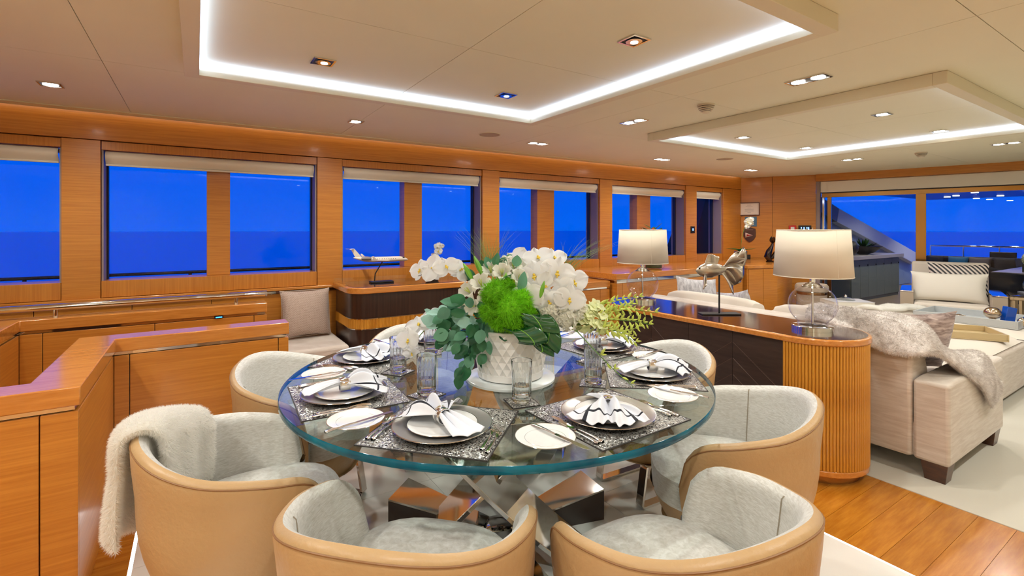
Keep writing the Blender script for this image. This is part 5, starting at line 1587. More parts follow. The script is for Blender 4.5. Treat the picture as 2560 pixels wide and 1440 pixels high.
# green buds and single leaves
budm = MB().lathe([(0.0015, 0.0), (0.007, 0.012), (0.0105, 0.035), (0.0095, 0.06), (0.004, 0.082), (0.0005, 0.09)], 10, rf=lambda a, k: 1+0.12*math.cos(3*a)).mesh('lily_bud', M['bud'])
for (x, y, t, ar, au, sc) in ((1183, 703, 1.97, -0.5, 0.9, 0.95), (1207, 690, 1.97, -0.45, 1.0, 1.0), (1350, 745, 1.84, 0.25, 1.0, 0.75), (1262, 715, 1.93, 0.1, 1.0, 0.6), (1240, 720, 1.93, -0.3, 1.0, 0.55)):
    p = at(x, y, t); bput('lily_bud', budm, p, look_rot(RT*ar + UPV*au), sc)
# moss balls of fine spikes
def spikes(centre, r, n, L, wd, rgn, stretch=(1, 1, 1), lo=-1.0):
    vs = []; fs = []
    for i in range(n):
        while True:
            v = rgn.normal(size=3); v /= np.linalg.norm(v)
            if v[2] > lo: break
        b0 = np.array(centre) + v*r*np.array(stretch)
        d = v + 0.55*rgn.normal(size=3); d /= np.linalg.norm(d)
        s_ = np.cross(d, rgn.normal(size=3)); s_ /= (np.linalg.norm(s_)+1e-9)
        l_ = L*rgn.uniform(0.6, 1.2)
        k = len(vs)
        vs += [tuple(b0 - s_*wd), tuple(b0 + s_*wd), tuple(b0 + d*l_)]
        fs.append((k, k+1, k+2))
    return vs, fs
for (x, y, t, r) in ((1240, 738, 1.90, 0.055), (1272, 772, 1.87, 0.060), (1300, 752, 1.90, 0.048), (1232, 775, 1.89, 0.050), (1285, 800, 1.88, 0.045), (1265, 718, 1.93, 0.038), (1315, 785, 1.91, 0.042), (1250, 800, 1.88, 0.040)):
    p = at(x, y, t); q = p - Vector(bq.location)
    mb = MB().ball(tuple(q), r*0.86, 14, 10)
    core = obj('moss_ball', mb, M['moss'], bq)
    vs, fs_ = spikes(tuple(q), r*0.84, 2200, r*0.50, 0.0012, RNG)
    tag(obj('moss_pile', MB().add(vs, fs_), M['moss'], core), kind='stuff')
# cream ruffled clusters low on the right
flo = MB()
for k in range(4):
    a = R(90*k); c, s_ = math.cos(a), math.sin(a)
    flo.grid(lambda u, v, c=c, s_=s_: (c*(0.013*u) - s_*(0.0065*math.sin(PI*(0.15+0.85*u))*(2*v-1)), s_*(0.013*u) + c*(0.0065*math.sin(PI*(0.15+0.85*u))*(2*v-1)), 0.004*u*u+0.002*math.sin(v*6)), 4, 3)
flo_me = flo.mesh('floret', M['cream_petal'])
for (cx, cy, ct, cr_, nn) in ((1372, 785, 1.92, 0.048, 34), (1412, 795, 1.93, 0.048, 34), (1440, 778, 1.96, 0.045, 30), (1395, 760, 1.95, 0.04, 20), (1270, 668, 2.02, 0.042, 22)):
    c0 = at(cx, cy, ct)
    for i in range(nn):
        v = Vector(RNG.normal(size=3)).normalized()
        if v.dot(tocam(c0)) < -0.25: v = -v
        bput('floret', flo_me, c0 + v*cr_, look_rot(v + Vector(RNG.normal(size=3))*0.25, rg.uniform(0, 6)), rg.uniform(1.1, 1.7))
    obj('floret_core', MB().ball(tuple(c0-Vector(bq.location)), cr_*0.86, 12, 8), M['cream_petal'], bq)
# folded dark ti leaves at the vase rim
tim, tnt, tb_ = newmat('glossy_ti_leaf')
t = tnt.nodes.new('ShaderNodeTexCoord'); wv = tnt.nodes.new('ShaderNodeTexWave'); wv.inputs['Scale'].default_value = 30
wr_ = tnt.nodes.new('ShaderNodeValToRGB'); wr_.color_ramp.elements[0].color = (*srgb(18, 72, 26), 1); wr_.color_ramp.elements[1].color = (*srgb(26, 88, 34), 1)
tnt.links.new(t.outputs['UV'], wv.inputs['Vector']); tnt.links.new(wv.outputs['Fac'], wr_.inputs[0]); tnt.links.new(wr_.outputs[0], tb_.inputs['Base Color'])
tb_.inputs['Roughness'].default_value = 0.22; tb_.inputs['Coat Weight'].default_value = 0.4
for (x, y, t, ax_, r, L, tw) in ((1338, 802, 1.86, 0.18, 0.032, 0.14, 0.3), (1312, 836, 1.845, -0.10, 0.032, 0.11, -0.2), (1368, 826, 1.86, 0.85, 0.030, 0.12, 0.5), (1346, 852, 1.87, 0.55, 0.022, 0.10, 0.1)):
    c0 = at(x, y, t) - Vector(bq.location)
    axd = (RT*math.cos(ax_) + UPV*-math.sin(ax_)).normalized(); f1 = tocam(at(x, y, t)); f2 = axd.cross(f1)
    f1 = f2.cross(axd)
    def f(u, v, c0=c0, axd=axd, f1=f1, f2=f2, r=r, L=L, tw=tw):
        a = -0.62*PI + 1.12*PI*v + tw*(u-0.5)
        rr = r*(0.92+0.16*u)
        return c0 + axd*(L*(u-0.5)+0.030*math.sin(a+0.6)) + (f1*math.cos(a)*0.62 + f2*math.sin(a))*rr + f2*(0.010*math.sin(u*3.0)) + f1*0.0025*math.sin(v*26)
    lf_ = obj('ti_leaf', MB().grid(f, 14, 18, uv=lambda u, v: (u*0.3, v)), tim, bq, solid=0.0012)
    obj('midrib', MB().tube([f(0.5+0.06*(k/10-0.5), k/10) + f1*0.0015 for k in range(11)], 0.0016, 5), M['bud'], lf_)
# eucalyptus
el = [leaf_mb(0.058, 0.050, 0.18, 0.12), leaf_mb(0.052, 0.044, -0.1, 0.2), leaf_mb(0.062, 0.040, 0.3, 0.3)]
em = []
for q in el:
    em.append([q.mesh('eucalyptus_leaf', M[k]) for k in ('euca', 'euca2', 'euca3')])
ev = [(1083, 782, 1), (1105, 775, 1), (1132, 757, 0), (1150, 752, 2), (1172, 757, 0), (1131, 785, 2), (1150, 797, 1), (1195, 780, 2), (1085, 812, 1), (1110, 814, 1), (1165, 806, 1), (1125, 803, 2),
      (1137, 826, 2), (1106, 836, 0), (1100, 858, 2), (1125, 862, 2), (1146, 850, 0), (1140, 874, 2), (1165, 882, 0), (1176, 862, 2), (1190, 846, 0), (1210, 836, 0), (1226, 852, 2), (1255, 830, 0), (1258, 848, 2),
      (1180, 892, 2), (1150, 932, 2), (1147, 954, 2), (1158, 915, 0), (1205, 898, 2), (1172, 905, 0), (1190, 872, 2), (1200, 815, 0), (1175, 825, 2), (1155, 838, 2), (1215, 812, 2), (1232, 820, 0), (1118, 790, 0),
      (1142, 770, 2), (1185, 800, 1), (1160, 865, 2), (1130, 845, 0), (1222, 868, 0), (1095, 800, 0), (1168, 782, 2), (1210, 855, 2), (1240, 800, 2),
      (1222, 660, 2), (1240, 652, 2), (1205, 665, 2), (1272, 648, 2), (1292, 652, 0), (1255, 662, 0), (1262, 706, 2), (1246, 706, 2), (1303, 710, 0), (1178, 690, 2), (1232, 668, 0)]
ev = ev + [(x+rg.uniform(-16, 16), y+rg.uniform(-14, 14), c) for (x, y, c) in ev if y > 740]
tops = at(1215, 800, 2.03)
for (x, y, c) in ev:
    t = 1.93 + rg.uniform(-0.05, 0.06) + (0.08 if y < 700 else 0.0)
    p = at(x, y, t)
    out_ = (p - tops)
    d = out_.normalized() + Vector((rg.uniform(-.5, .5), rg.uniform(-.5, .5), rg.uniform(-0.9, 0.3)))
    d -= tocam(p)*d.dot(tocam(p))*rg.uniform(0.4, 1.0)
    me = em[rg.randrange(3)][c if rg.random() < 0.8 else rg.randrange(3)]
    q = d.normalized().to_track_quat('X', 'Z')
    # turn the blade towards the viewer, more or less
    zax = q @ Vector((0, 0, 1)); tgt = tocam(p); dn = d.normalized(); tgt = (tgt - dn*tgt.dot(dn)).normalized()
    ang = math.atan2(zax.cross(tgt).dot(dn), zax.dot(tgt)) + rg.uniform(-0.9, 0.9)
    rot = (q @ Euler((ang, 0, 0)).to_quaternion()).to_euler()
    bput('eucalyptus_leaf', me, p - dn*0.025, rot, rg.uniform(0.85, 1.2))
for pts in ([(1240, 800), (1180, 790), (1120, 785), (1090, 790)], [(1240, 810), (1180, 830), (1130, 850), (1105, 880)], [(1240, 820), (1195, 860), (1165, 900), (1150, 945)], [(1250, 810), (1230, 835), (1215, 860), (1205, 880)], [(1250, 800), (1190, 770), (1150, 760)],
            [(1270, 790), (1250, 720), (1235, 660)], [(1275, 780), (1280, 700), (1285, 655)]):
    obj('eucalyptus_stem', MB().tube([at(x, y, 1.97) for (x, y) in pts], 0.0018, 5), M['stem'], bq, world=True)
# dendrobium sprays to the right
dbud = MB().lathe([(0.001, 0.0), (0.0042, 0.006), (0.0056, 0.015), (0.0036, 0.025), (0.0008, 0.032)], 8).mesh('orchid_bud', M['dend'])
dfl = MB()
for k in range(5):
    a = R(72*k); c, s_ = math.cos(a), math.sin(a)
    dfl.grid(lambda u, v, c=c, s_=s_: (c*(0.024*u) - s_*(0.010*math.sin(PI*(0.1+0.85*u))*(2*v-1)), s_*(0.024*u) + c*(0.010*math.sin(PI*(0.1+0.85*u))*(2*v-1)), 0.012*u-0.008*u*u), 5, 3)
dfl_me = dfl.mesh('spray_bloom', petal('pale_green_petal', srgb(236, 240, 188), 0.4, 0.5, 0.1, 60))
sprays = [[(1430, 790, 1.96), (1490, 775, 1.95), (1560, 768, 1.98), (1640, 782, 2.02)], [(1430, 800, 1.95), (1500, 800, 1.93), (1570, 795, 1.95), (1625, 812, 1.98)],
          [(1430, 805, 1.94), (1490, 820, 1.91), (1555, 842, 1.92), (1600, 815, 1.95)], [(1425, 790, 1.97), (1480, 762, 1.98), (1540, 752, 2.0), (1600, 742, 2.02)],
          [(1430, 815, 1.93), (1475, 862, 1.88), (1520, 915, 1.86), (1585, 968, 1.86)], [(1420, 800, 1.95), (1480, 790, 1.94), (1545, 785, 1.95), (1580, 760, 1.98)],
          [(1430, 810, 1.94), (1500, 812, 1.92), (1550, 822, 1.92), (1590, 858, 1.92)]]
for si, sp_ in enumerate(sprays):
    P3 = [at(*q) for q in sp_]
    def bz(t, P3=P3):
        a = P3[0].lerp(P3[1], t); b = P3[1].lerp(P3[2], t); c = P3[2].lerp(P3[3], t)
        return a.lerp(b, t).lerp(b.lerp(c, t), t)
    obj('spray_stem', MB().tube([bz(k/12) for k in range(13)], [0.0022-0.0012*k/12 for k in range(13)], 6), M['stem'], bq, world=True)
    n = 8 if si == 4 else 24
    for k in range(n):
        t = (k+1.5)/(n+1); p = bz(t)
        side = 1 if k % 2 else -1
        if si == 4 and t < 0.45: continue
        d = UPV*side*rg.uniform(0.4, 1.0)*(1 if side > 0 else 1.1) + RT*rg.uniform(0.2, 0.9) + tocam(p)*rg.uniform(-0.3, 0.7)
        if t < 0.42:
            bput('spray_bloom', dfl_me, p + d.normalized()*0.018, look_rot(d + tocam(p)*0.4, rg.uniform(0, 6)), rg.uniform(0.8, 1.15))
        else:
            bput('orchid_bud', dbud, p + d.normalized()*0.004, look_rot(d, 0), rg.uniform(0.75, 1.2)*(1.25-0.5*t))
            if k % 2: bput('orchid_bud', dbud, p + d.normalized()*0.004, look_rot(d*0.5-UPV*0.3*side+RT, 0), rg.uniform(0.65, 1.05)*(1.2-0.5*t))
# fine grass standing behind the blooms
def tuft(base, n, spread, L, lean):
    mb = MB()
    for i in range(n):
        a = RNG.uniform(-1, 1)*spread; b = RNG.uniform(-1, 1)*0.5*spread
        l_ = L*RNG.uniform(0.55, 1.05)
        p0 = base + RT*RNG.uniform(-0.03, 0.03) + tocam(base)*RNG.uniform(-0.02, 0.02)
        pts = []
        for k in range(6):
            s_ = k/5
            pts.append(p0 + RT*(a+lean)*l_*s_*(0.5+0.7*s_) + tocam(base)*b*l_*s_ + UPV*l_*(s_-0.18*abs(a)*s_*s_))
        mb.tube(pts, [0.0011*(1-0.8*k/5) for k in range(6)], 3)
    return mb
tag(obj('grass_tuft', tuft(at(1225, 690, 2.08), 70, 0.55, 0.22, -0.05), M['grass'], bq, world=True), kind='stuff')
tag(obj('grass_tuft', tuft(at(1410, 690, 2.10), 45, 0.7, 0.17, 0.45), M['grass'], bq, world=True), kind='stuff')

# ---- potted orchid on the dark sideboard
orc2 = orchid_mb(0.036).mesh('orchid_bloom', M['petal']); lip2 = orchid_lip(0.036).mesh('orchid_lip', M['lip'])
def pot_orchid(loc, label, H, pot_r, pot_h, pot_m, n, lean, leaves, mat_b, bs=1.0):
    t = thing('potted_orchid', label, 'potted plant', loc)
    obj('pot', MB().lathe([(pot_r*0.72, 0.0), (pot_r*0.95, pot_h*0.5), (pot_r, pot_h), (pot_r*0.92, pot_h), (pot_r*0.85, pot_h*0.85)], 28), pot_m, t)
    P3 = [Vector((0, 0, pot_h*0.8)), Vector((0.0, 0, H*0.7)), Vector((lean[0]*0.6, lean[1]*0.6, H)), Vector((lean[0], lean[1], H*0.93))]
    def bz(s):
        a = P3[0].lerp(P3[1], s); b = P3[1].lerp(P3[2], s); c = P3[2].lerp(P3[3], s)
        return a.lerp(b, s).lerp(b.lerp(c, s), s)
    obj('stem', MB().tube([bz(k/14) for k in range(15)], 0.0028, 6), M['stem'], t)
    for k in range(n):
        s = 0.62 + 0.38*k/(n-1); p = bz(s)
        d = (CAMP-Vector(loc)-p).normalized() + Vector((rg.uniform(-.6, .6), rg.uniform(-.6, .6), rg.uniform(-.5, .5)))
        b_ = obj('orchid_bloom', mat_b, None, t, loc=p + d.normalized()*0.02 + Vector((0, 0, 0.025*(1 if k % 2 else -1))), rot=look_rot(d, rg.uniform(-.6, .6)))
        b_.scale = (bs,)*3
        l_ = bpy.data.objects.new('orchid_lip', lip2); COL.objects.link(l_); l_.parent = b_
    lf = leaf_mb(0.20, 0.06, 0.35, 0.3, 10).mesh('leaf', M['leafd'])
    for k in range(leaves):
        a = R(360*k/leaves + 20)
        obj('leaf', lf, None, t, loc=(0, 0, pot_h*0.9), rot=(0, R(-32), a))
    return t
silv = pbr('hammered_silver_pot', srgb(190, 184, 180), 0.25, 1.0, bump=0.4, bscale=90)
pot_orchid((1.86, 4.24, SBZ+0.002), 'white orchid in a low pot on the dark sideboard', 0.31, 0.07, 0.075, pbr('dark_glass_pot', srgb(50, 46, 40), 0.15), 8, (0.06, -0.03), 4, orc2, 1.0)
# ---- corner cabinet: tall orchid, whale-tail bronze
p = atz(1841, 657, SBZ)
pot_orchid((6.42, 3.98, SBZ+0.001), 'tall pale orchid in a silver pot on the corner cabinet', 0.62, 0.085, 0.17, silv, 7, (0.22, -0.02), 6, orchid_mb(0.036).mesh('orchid_bloom', M['cream_petal']), 1.25)
wt = thing('bronze_sculpture', 'dark bronze dolphin-tail sculpture on the corner cabinet', 'sculpture', (6.95, 3.86, SBZ+0.001), R(-30))
brz = pbr('dark_bronze', srgb(78, 66, 62), 0.2, 1.0)
obj('base', MB().lathe([(0.05, 0), (0.055, 0.01), (0.045, 0.02)], 20), brz, wt)
obj('body', MB().tube([(0.0, 0, 0.015), (-0.035, 0, 0.08), (-0.01, 0, 0.16), (0.03, 0, 0.23), (0.045, 0, 0.29)], [0.03, 0.05, 0.04, 0.022, 0.010], 14), brz, wt)
obj('body', MB().tube([(-0.02, 0.02, 0.02), (0.05, 0.02, 0.07), (0.10, 0.02, 0.15), (0.11, 0.02, 0.19)], [0.02, 0.03, 0.018, 0.006], 12), brz, wt)
for s in (-1, 1):
    obj('fluke', leaf_mb(0.13, 0.06, -0.3, 0.1), brz, wt, loc=(0.04, 0, 0.27), rot=(0, R(-30), R(90*s-20)), solid=0.008)
# ---- green planter behind the further lamp
pp = thing('planter', 'low glass planter with green leaves and red berries on the long sideboard', 'potted plant', (4.62, 3.98, SBZ+0.001))
obj('bowl', MB().lathe([(0.10, 0.0), (0.12, 0.02), (0.12, 0.12), (0.10, 0.12), (0.10, 0.03)], 28), M['glass'], pp)
obj('soil', MB().lathe([(0.095, 0.01), (0.098, 0.10)], 24), pbr('moss_soil', srgb(60, 70, 36), 0.9), pp)
lf = leaf_mb(0.14, 0.055, 0.25, 0.2).mesh('leaf', M['leafd'])
for k in range(44):
    a = rg.uniform(0, 2*PI); el_ = rg.uniform(0.1, 1.3); r = rg.uniform(0, 0.06); h_ = rg.uniform(0.14, 0.46)
    obj('leaf', lf, None, pp, loc=(r*math.cos(a), r*math.sin(a), h_), rot=(0, -el_, a))
obj('stem', MB().tube([(0, 0, 0.1), (0.01, 0, 0.46)], 0.012, 6), M['darkleg'], pp)
bm2 = MB().ball((0, 0, 0), 0.014, 8, 6).mesh('berry', pbr('red_berry', srgb(190, 40, 30), 0.3))
for k in range(7):
    obj('berry', bm2, None, pp, loc=(rg.uniform(-.1, .1), rg.uniform(-.1, .02), rg.uniform(0.36, 0.49)))
# ================================================================== THROWS, TRAYS, BOOKS, WALL PIECES
def strands(mb, n, L, wd, rgn, droop=0.35, lay=0.6, layd=None, root=0.0):
    """fine fur strands scattered over the faces of a builder"""
    V = np.array(mb.v); tri = []
    for q in mb.f:
        tri.append((q[0], q[1], q[2]))
        if len(q) == 4: tri.append((q[0], q[2], q[3]))
    tri = np.array(tri)
    A, B, C = V[tri[:, 0]], V[tri[:, 1]], V[tri[:, 2]]
    nr = np.cross(B-A, C-A); ar = np.linalg.norm(nr, axis=1); nr = nr/(ar[:, None]+1e-12)
    idx = rgn.choice(len(tri), size=n, p=ar/ar.sum())
    r1, r2 = np.sqrt(rgn.random(n)), rgn.random(n)
    P0 = A[idx]*(1-r1)[:, None] + B[idx]*(r1*(1-r2))[:, None] + C[idx]*(r1*r2)[:, None] + nr[idx]*root
    D = nr[idx] + lay*rgn.normal(size=(n, 3))*0.6 + np.array([0, 0, -droop])
    if layd is not None: D = D + np.array(layd)
    D /= np.linalg.norm(D, axis=1)[:, None]
    S = np.cross(D, rgn.normal(size=(n, 3))); S /= np.linalg.norm(S, axis=1)[:, None]
    Ls = L*rgn.uniform(0.6, 1.2, n)
    a = P0 - S*wd; b = P0 + S*wd; c = P0 + D*Ls[:, None] + np.array([0, 0, -1.0])*(Ls*0.15)[:, None]
    vs = np.stack([a, b, c], 1).reshape(-1, 3)
    me = bpy.data.meshes.new('fur_pile')
    me.from_pydata(vs.tolist(), [], [(3*i, 3*i+1, 3*i+2) for i in range(n)])
    return me
def thick_sheet(f, nu, nv, H):
    """closed soft sheet round f(u, v), full in the middle and rounded at the edges"""
    def nrm(u, v):
        e = 0.004
        a = Vector(f(min(1, u+e), v)) - Vector(f(max(0, u-e), v)); b = Vector(f(u, min(1, v+e))) - Vector(f(u, max(0, v-e)))
        return a.cross(b).normalized()
    def prof(u, v):
        return H*max(0.0, 1-abs(2*u-1)**5)**0.5*max(0.0, 1-abs(2*v-1)**14)**0.5
    def ease(x): return 0.5-0.5*math.cos(PI*x)
    mb = MB()
    def side(s_):
        def g_(i, j):
            u = 0.65*ease(i)+0.35*i; v = 0.5*ease(j)+0.5*j
            return Vector(f(u, v)) + nrm(u, v)*(prof(u, v)*s_)
        return g_
    mb.grid(side(1), nu, nv)
    mb.grid(side(-1), nu, nv, flip=True)
    return mb
# ---- white fur throw over the chair by the half wall
M['fur'] = petal('white_fur', srgb(250, 247, 240), 0.45, 0.9, 0.02, 20)
fc = CH[7]
ft = thing('fur_throw', 'thick white fur throw hanging over the back of a dining chair', 'throw', tuple(fc.location), fc.rotation_euler[2])
PA, PB = R(-6), R(58)
sgn = -1
def fur_pt(u, v):
    p = sgn*(PA + (PB-PA)*u)
    zt = ztop(p); off = 0.012 + 0.030*math.sin(PI*min(1, max(0, u*0.94+0.03)))**0.5 + 0.005*math.sin(u*11+v*4)
    ro_, ri_ = ro(p, zt-0.03)+off, ro(p, zt-0.03)-0.052-off
    bot_o = 0.36 + 0.04*math.sin(u*5+0.6) + 0.10*(u-0.5)**2 ; bot_i = 0.50 + 0.03*math.sin(u*6)
    if v < 0.5:
        s = v/0.5; z = bot_o + (zt-0.01-bot_o)*s
        hang = 0.014*(1-s)+0.010*math.sin(u*8+s*3)*(1-s)
        return P(p, max(ro(p, z)+off, ro_-0.006)+hang, z)
    if v < 0.68:
        t = (v-0.5)/0.18*PI
        rm, hw2 = (ro_+ri_)/2, (ro_-ri_)/2
        return P(p, rm+hw2*math.cos(t), zt-0.01+(0.036)*math.sin(t))
    s = (v-0.68)/0.32; z = zt-0.01 - (zt-0.01-bot_i)*s
    return P(p*(1-0.10*s*u)-sgn*0.0, ri_-0.012-0.02*s, z)
fm = thick_sheet(fur_pt, 34, 60, 0.020)
obj('hide_backing', fm, M['fur'], ft)
fme = strands(fm, 70000, 0.014, 0.0009, RNG, 0.35, 0.7, None, -0.001)
fme.materials.append(M['fur'])
tag(obj('fur_pile', fme, None, ft), kind='stuff')

# ---- grey fur throw over the sofa end
gfm, gnt, gb_ = newmat('grey_streaked_fur')
t = gnt.nodes.new('ShaderNodeTexCoord'); n1 = gnt.nodes.new('ShaderNodeTexNoise'); n1.inputs['Scale'].default_value = 16; n1.inputs['Detail'].default_value = 9; n1.inputs['Roughness'].default_value = 0.75; n1.inputs['Distortion'].default_value = 0.4
r_ = gnt.nodes.new('ShaderNodeValToRGB'); r_.color_ramp.elements[0].position = 0.34; r_.color_ramp.elements[0].color = (*srgb(178, 164, 154), 1)
r_.color_ramp.elements[1].position = 0.58; r_.color_ramp.elements[1].color = (*srgb(240, 232, 226), 1)
gnt.links.new(t.outputs['Object'], n1.inputs['Vector']); gnt.links.new(n1.outputs['Fac'], r_.inputs[0]); gnt.links.new(r_.outputs[0], gb_.inputs['Base Color'])
gb_.inputs['Roughness'].default_value = 0.9; gb_.inputs['Sheen Weight'].default_value = 0.4
M['gfur'] = gfm
def cat3(pts, s):
    """Catmull-Rom through points, s in 0..1"""
    n = len(pts)-1; k = min(int(s*n), n-1); f = s*n-k
    p0, p1, p2, p3 = [Vector(pts[max(0, min(n, k+j))]) for j in (-1, 0, 1, 2)]
    return 0.5*((2*p1) + (p2-p0)*f + (2*p0-5*p1+4*p2-p3)*f*f + (-p0+3*p1-3*p2+p3)*f**3)
# two edges of the throw: over the console side of the back, and over the seat side
edge_a = [(3.335, 1.62, 0.80), (3.328, 1.45, 0.77), (3.325, 1.26, 0.70), (3.325, 1.12, 0.66), (3.345, 1.02, 0.68), (3.46, 0.97, 0.70), (3.62, 0.90, 0.57), (3.80, 0.872, 0.46), (3.95, 0.868, 0.33)]
edge_b = [(3.58, 1.68, 0.85), (3.60, 1.50, 0.84), (3.61, 1.34, 0.83), (3.62, 1.22, 0.81), (3.66, 1.14, 0.76), (3.76, 1.10, 0.66), (3.94, 1.07, 0.61), (4.12, 0.98, 0.585), (4.20, 0.872, 0.42)]
mid_c = [(3.455, 1.66, 0.865), (3.455, 1.48, 0.860), (3.455, 1.30, 0.850), (3.46, 1.15, 0.840), (3.50, 1.04, 0.80), (3.60, 1.01, 0.69), (3.78, 0.97, 0.615), (3.98, 0.90, 0.578), (4.08, 0.866, 0.36)]
def gthrow(u, v):
    A, B, C = cat3(edge_a, u), cat3(edge_b, u), cat3(mid_c, u)
    # quadratic through the three lines
    q = A*((1-v)*(1-2*v)) + C*(4*v*(1-v)) + B*(v*(2*v-1))
    return q + Vector((0.006*math.sin(u*21+v*5), 0.0, 0.008*math.sin(u*17+v*9)+0.006*math.sin(v*14+u*6)))
gt_ = thing('fur_throw', 'grey and ivory fur throw draped over the near end of the sofa', 'throw', (3.6, 1.1, 0.555))
gmb = thick_sheet(gthrow, 60, 26, 0.016)
obj('hide_backing', gmb, M['gfur'], gt_, world=True)
gme = strands(gmb, 90000, 0.015, 0.0007, RNG, 0.35, 0.7, (0.2, -0.3, 0), -0.001); gme.materials.append(M['gfur'])
tag(obj('fur_pile', gme, None, gt_, world=True), kind='stuff')

# ---- pillows on the sofa
mv = streaky('mauve_animal_weave', srgb(120, 96, 90), srgb(206, 184, 176), (10, 10, 60), 0.6, 0.3, 0.2)
sp1 = thing('throw_pillow', 'mauve streaked pillow with dark piping against the near sofa arm', 'pillow', (3.90, 1.235, 0.475), R(-24))
obj('cover', pillow_mb(0.46, 0.40, 0.13), mv, sp1, rot=(R(14), 0, 0))
pts = []
for i in range(40):
    s = i/40*4; k = int(s); f = s-k
    c = [(-0.22, 0.012), (0.22, 0.012), (0.22, 0.388), (-0.22, 0.388), (-0.22, 0.012)]
    x = c[k][0]*(1-f)+c[k+1][0]*f; z = c[k][1]*(1-f)+c[k+1][1]*f
    inw = 0.016*math.sin(f*PI)
    if k == 0: z += inw
    elif k == 1: x -= inw
    elif k == 2: z -= inw
    else: x += inw
    pts.append((x, 0, z))
obj('piping', MB().tube(pts, 0.005, 6, closed=True), pbr('dark_mauve_piping', srgb(96, 66, 60), 0.6), sp1, rot=(R(14), 0, 0))
gy = streaky('grey_brocade', srgb(150, 144, 146), srgb(206, 202, 204), (40, 40, 16), 0.4, 0.3, 0.2)
sp2 = thing('throw_pillow', 'silver grey brocade pillow peeping over the far sofa back', 'pillow', (3.95, 2.86, 0.475), R(-12))
obj('cover', pillow_mb(0.48, 0.46, 0.14), gy, sp2, rot=(R(-12), R(6), 0))
sp3 = thing('throw_pillow', 'silver grey pillow tip showing above the middle of the sofa', 'pillow', (3.84, 2.35, 0.475), R(70))
obj('cover', pillow_mb(0.40, 0.40, 0.12), gy, sp3, rot=(R(-10), R(10), 0))

# ---- trays, books and small things on the ottoman
OTZ = 0.4562
croc = pbr('pale_grey_croc', srgb(186, 188, 188), 0.3, bump=0.8, bscale=50, coat=0.2)
def tray_thing(name, label, loc, rz, W_, D_, H_, mat, inner=None):
    t = thing(name, label, 'tray', loc, rz)
    obj('bottom', MB().box(-W_/2, W_/2, -D_/2, D_/2, 0, 0.012), inner or mat, t, bev=0.002)
    th = 0.014
    for (a, b, c, d) in ((-W_/2, W_/2, -D_/2, -D_/2+th), (-W_/2, W_/2, D_/2-th, D_/2), (-W_/2, -W_/2+th, -D_/2+th, D_/2-th), (W_/2-th, W_/2, -D_/2+th, D_/2-th)):
        obj('side', MB().box(a, b, c, d, 0.012, H_), mat, t, bev=0.002)
    return t
tray_thing('serving_tray', 'large pale grey crocodile-pattern tray on the ottoman', (6.62, 1.60, OTZ), R(0), 0.60, 0.78, 0.075, croc)
gold = pbr('pale_gold_lacquer', srgb(196, 172, 128), 0.3, coat=0.3)
tray_thing('serving_tray', 'smaller pale gold tray on the near corner of the ottoman', (5.62, 1.45, OTZ), R(32), 0.42, 0.52, 0.06, gold)
gob = thing('metal_ornament', 'silver and gold shell goblet in the grey tray', 'ornament', (6.50, 1.42, OTZ+0.0125), R(20))
sg = pbr('mottled_silver_gold', srgb(206, 184, 160), 0.2, 1.0, bump=0.5, bscale=50)
obj('foot', MB().lathe([(0.045, 0), (0.03, 0.01), (0.02, 0.03), (0.03, 0.05)], 20), sg, gob)
obj('shell', MB().ball((0, 0, 0.10), 0.068, 16, 10, (1, 1, 0.85)), sg, gob)
bx_ = tag(obj('blue_box', MB().box(-0.025, 0.025, -0.05, 0.05, 0, 0.15), pbr('cobalt_lacquer', srgb(10, 80, 190), 0.2, coat=0.6), loc=(6.58, 1.335, OTZ+0.0255), rot=(R(12), 0, R(60)), bev=0.003), 'cobalt blue slim box leaning in the grey tray', 'box')
bl = thing('metal_ornament', 'small silver knot ball in the grey tray', 'ornament', (6.52, 1.245-0.03, OTZ+0.0125))
obj('ball', MB().ball((0, 0, 0.042), 0.042, 12, 8), sg, bl)
obj('band', MB().tube([(0.043*math.cos(2*PI*i/24), 0.0, 0.042+0.043*math.sin(2*PI*i/24)) for i in range(24)], 0.006, 6, closed=True), M['silver'], bl)
sd = thing('metal_ornament', 'little silver starfish in the grey tray', 'ornament', (6.72, 1.72, OTZ+0.0125))
mb = MB()
for k in range(5):
    a = R(72*k); mb.tube([(0, 0, 0.012), (0.05*math.cos(a), 0.05*math.sin(a), 0.008)], [0.014, 0.004], 8)
obj('arms', mb, sg, sd)
tq = tag(obj('coaster', MB().box(-0.05, 0.05, -0.05, 0.05, 0, 0.008), pbr('turquoise_lacquer', srgb(80, 190, 176), 0.2), loc=(6.50, 1.78, OTZ+0.0128), rot=(0, 0, R(15)), bev=0.002), 'turquoise square coaster lying in the grey tray', 'coaster')
def book(loc, rz, W_, D_, H_, col, label, page=(226, 220, 208)):
    t = thing('book', label, 'book', loc, rz)
    c_ = pbr('book_cover', srgb(*col), 0.35)
    obj('pages', MB().box(-W_/2+0.004, W_/2-0.004, -D_/2+0.004, D_/2-0.002, 0.003, H_-0.003), pbr('book_pages', srgb(*page), 0.9), t)
    obj('cover', MB().box(-W_/2, W_/2, -D_/2, D_/2, 0, 0.003).box(-W_/2, W_/2, -D_/2, D_/2, H_-0.003, H_).box(-W_/2, W_/2, D_/2-0.003, D_/2, 0.003, H_-0.003), c_, t)
book((6.78, 2.80, OTZ), R(-40), 0.46, 0.34, 0.045, (214, 210, 206), 'big white boxed book lying on the far side of the ottoman')
book((6.06, 2.55, OTZ), R(-20), 0.30, 0.23, 0.03, (62, 60, 70), 'dark covered magazine book beside the near lamp globe')
gh = thing('glass_bell', 'small glass dome knob on the white book', 'ornament', (6.80, 2.82, OTZ+0.0455))
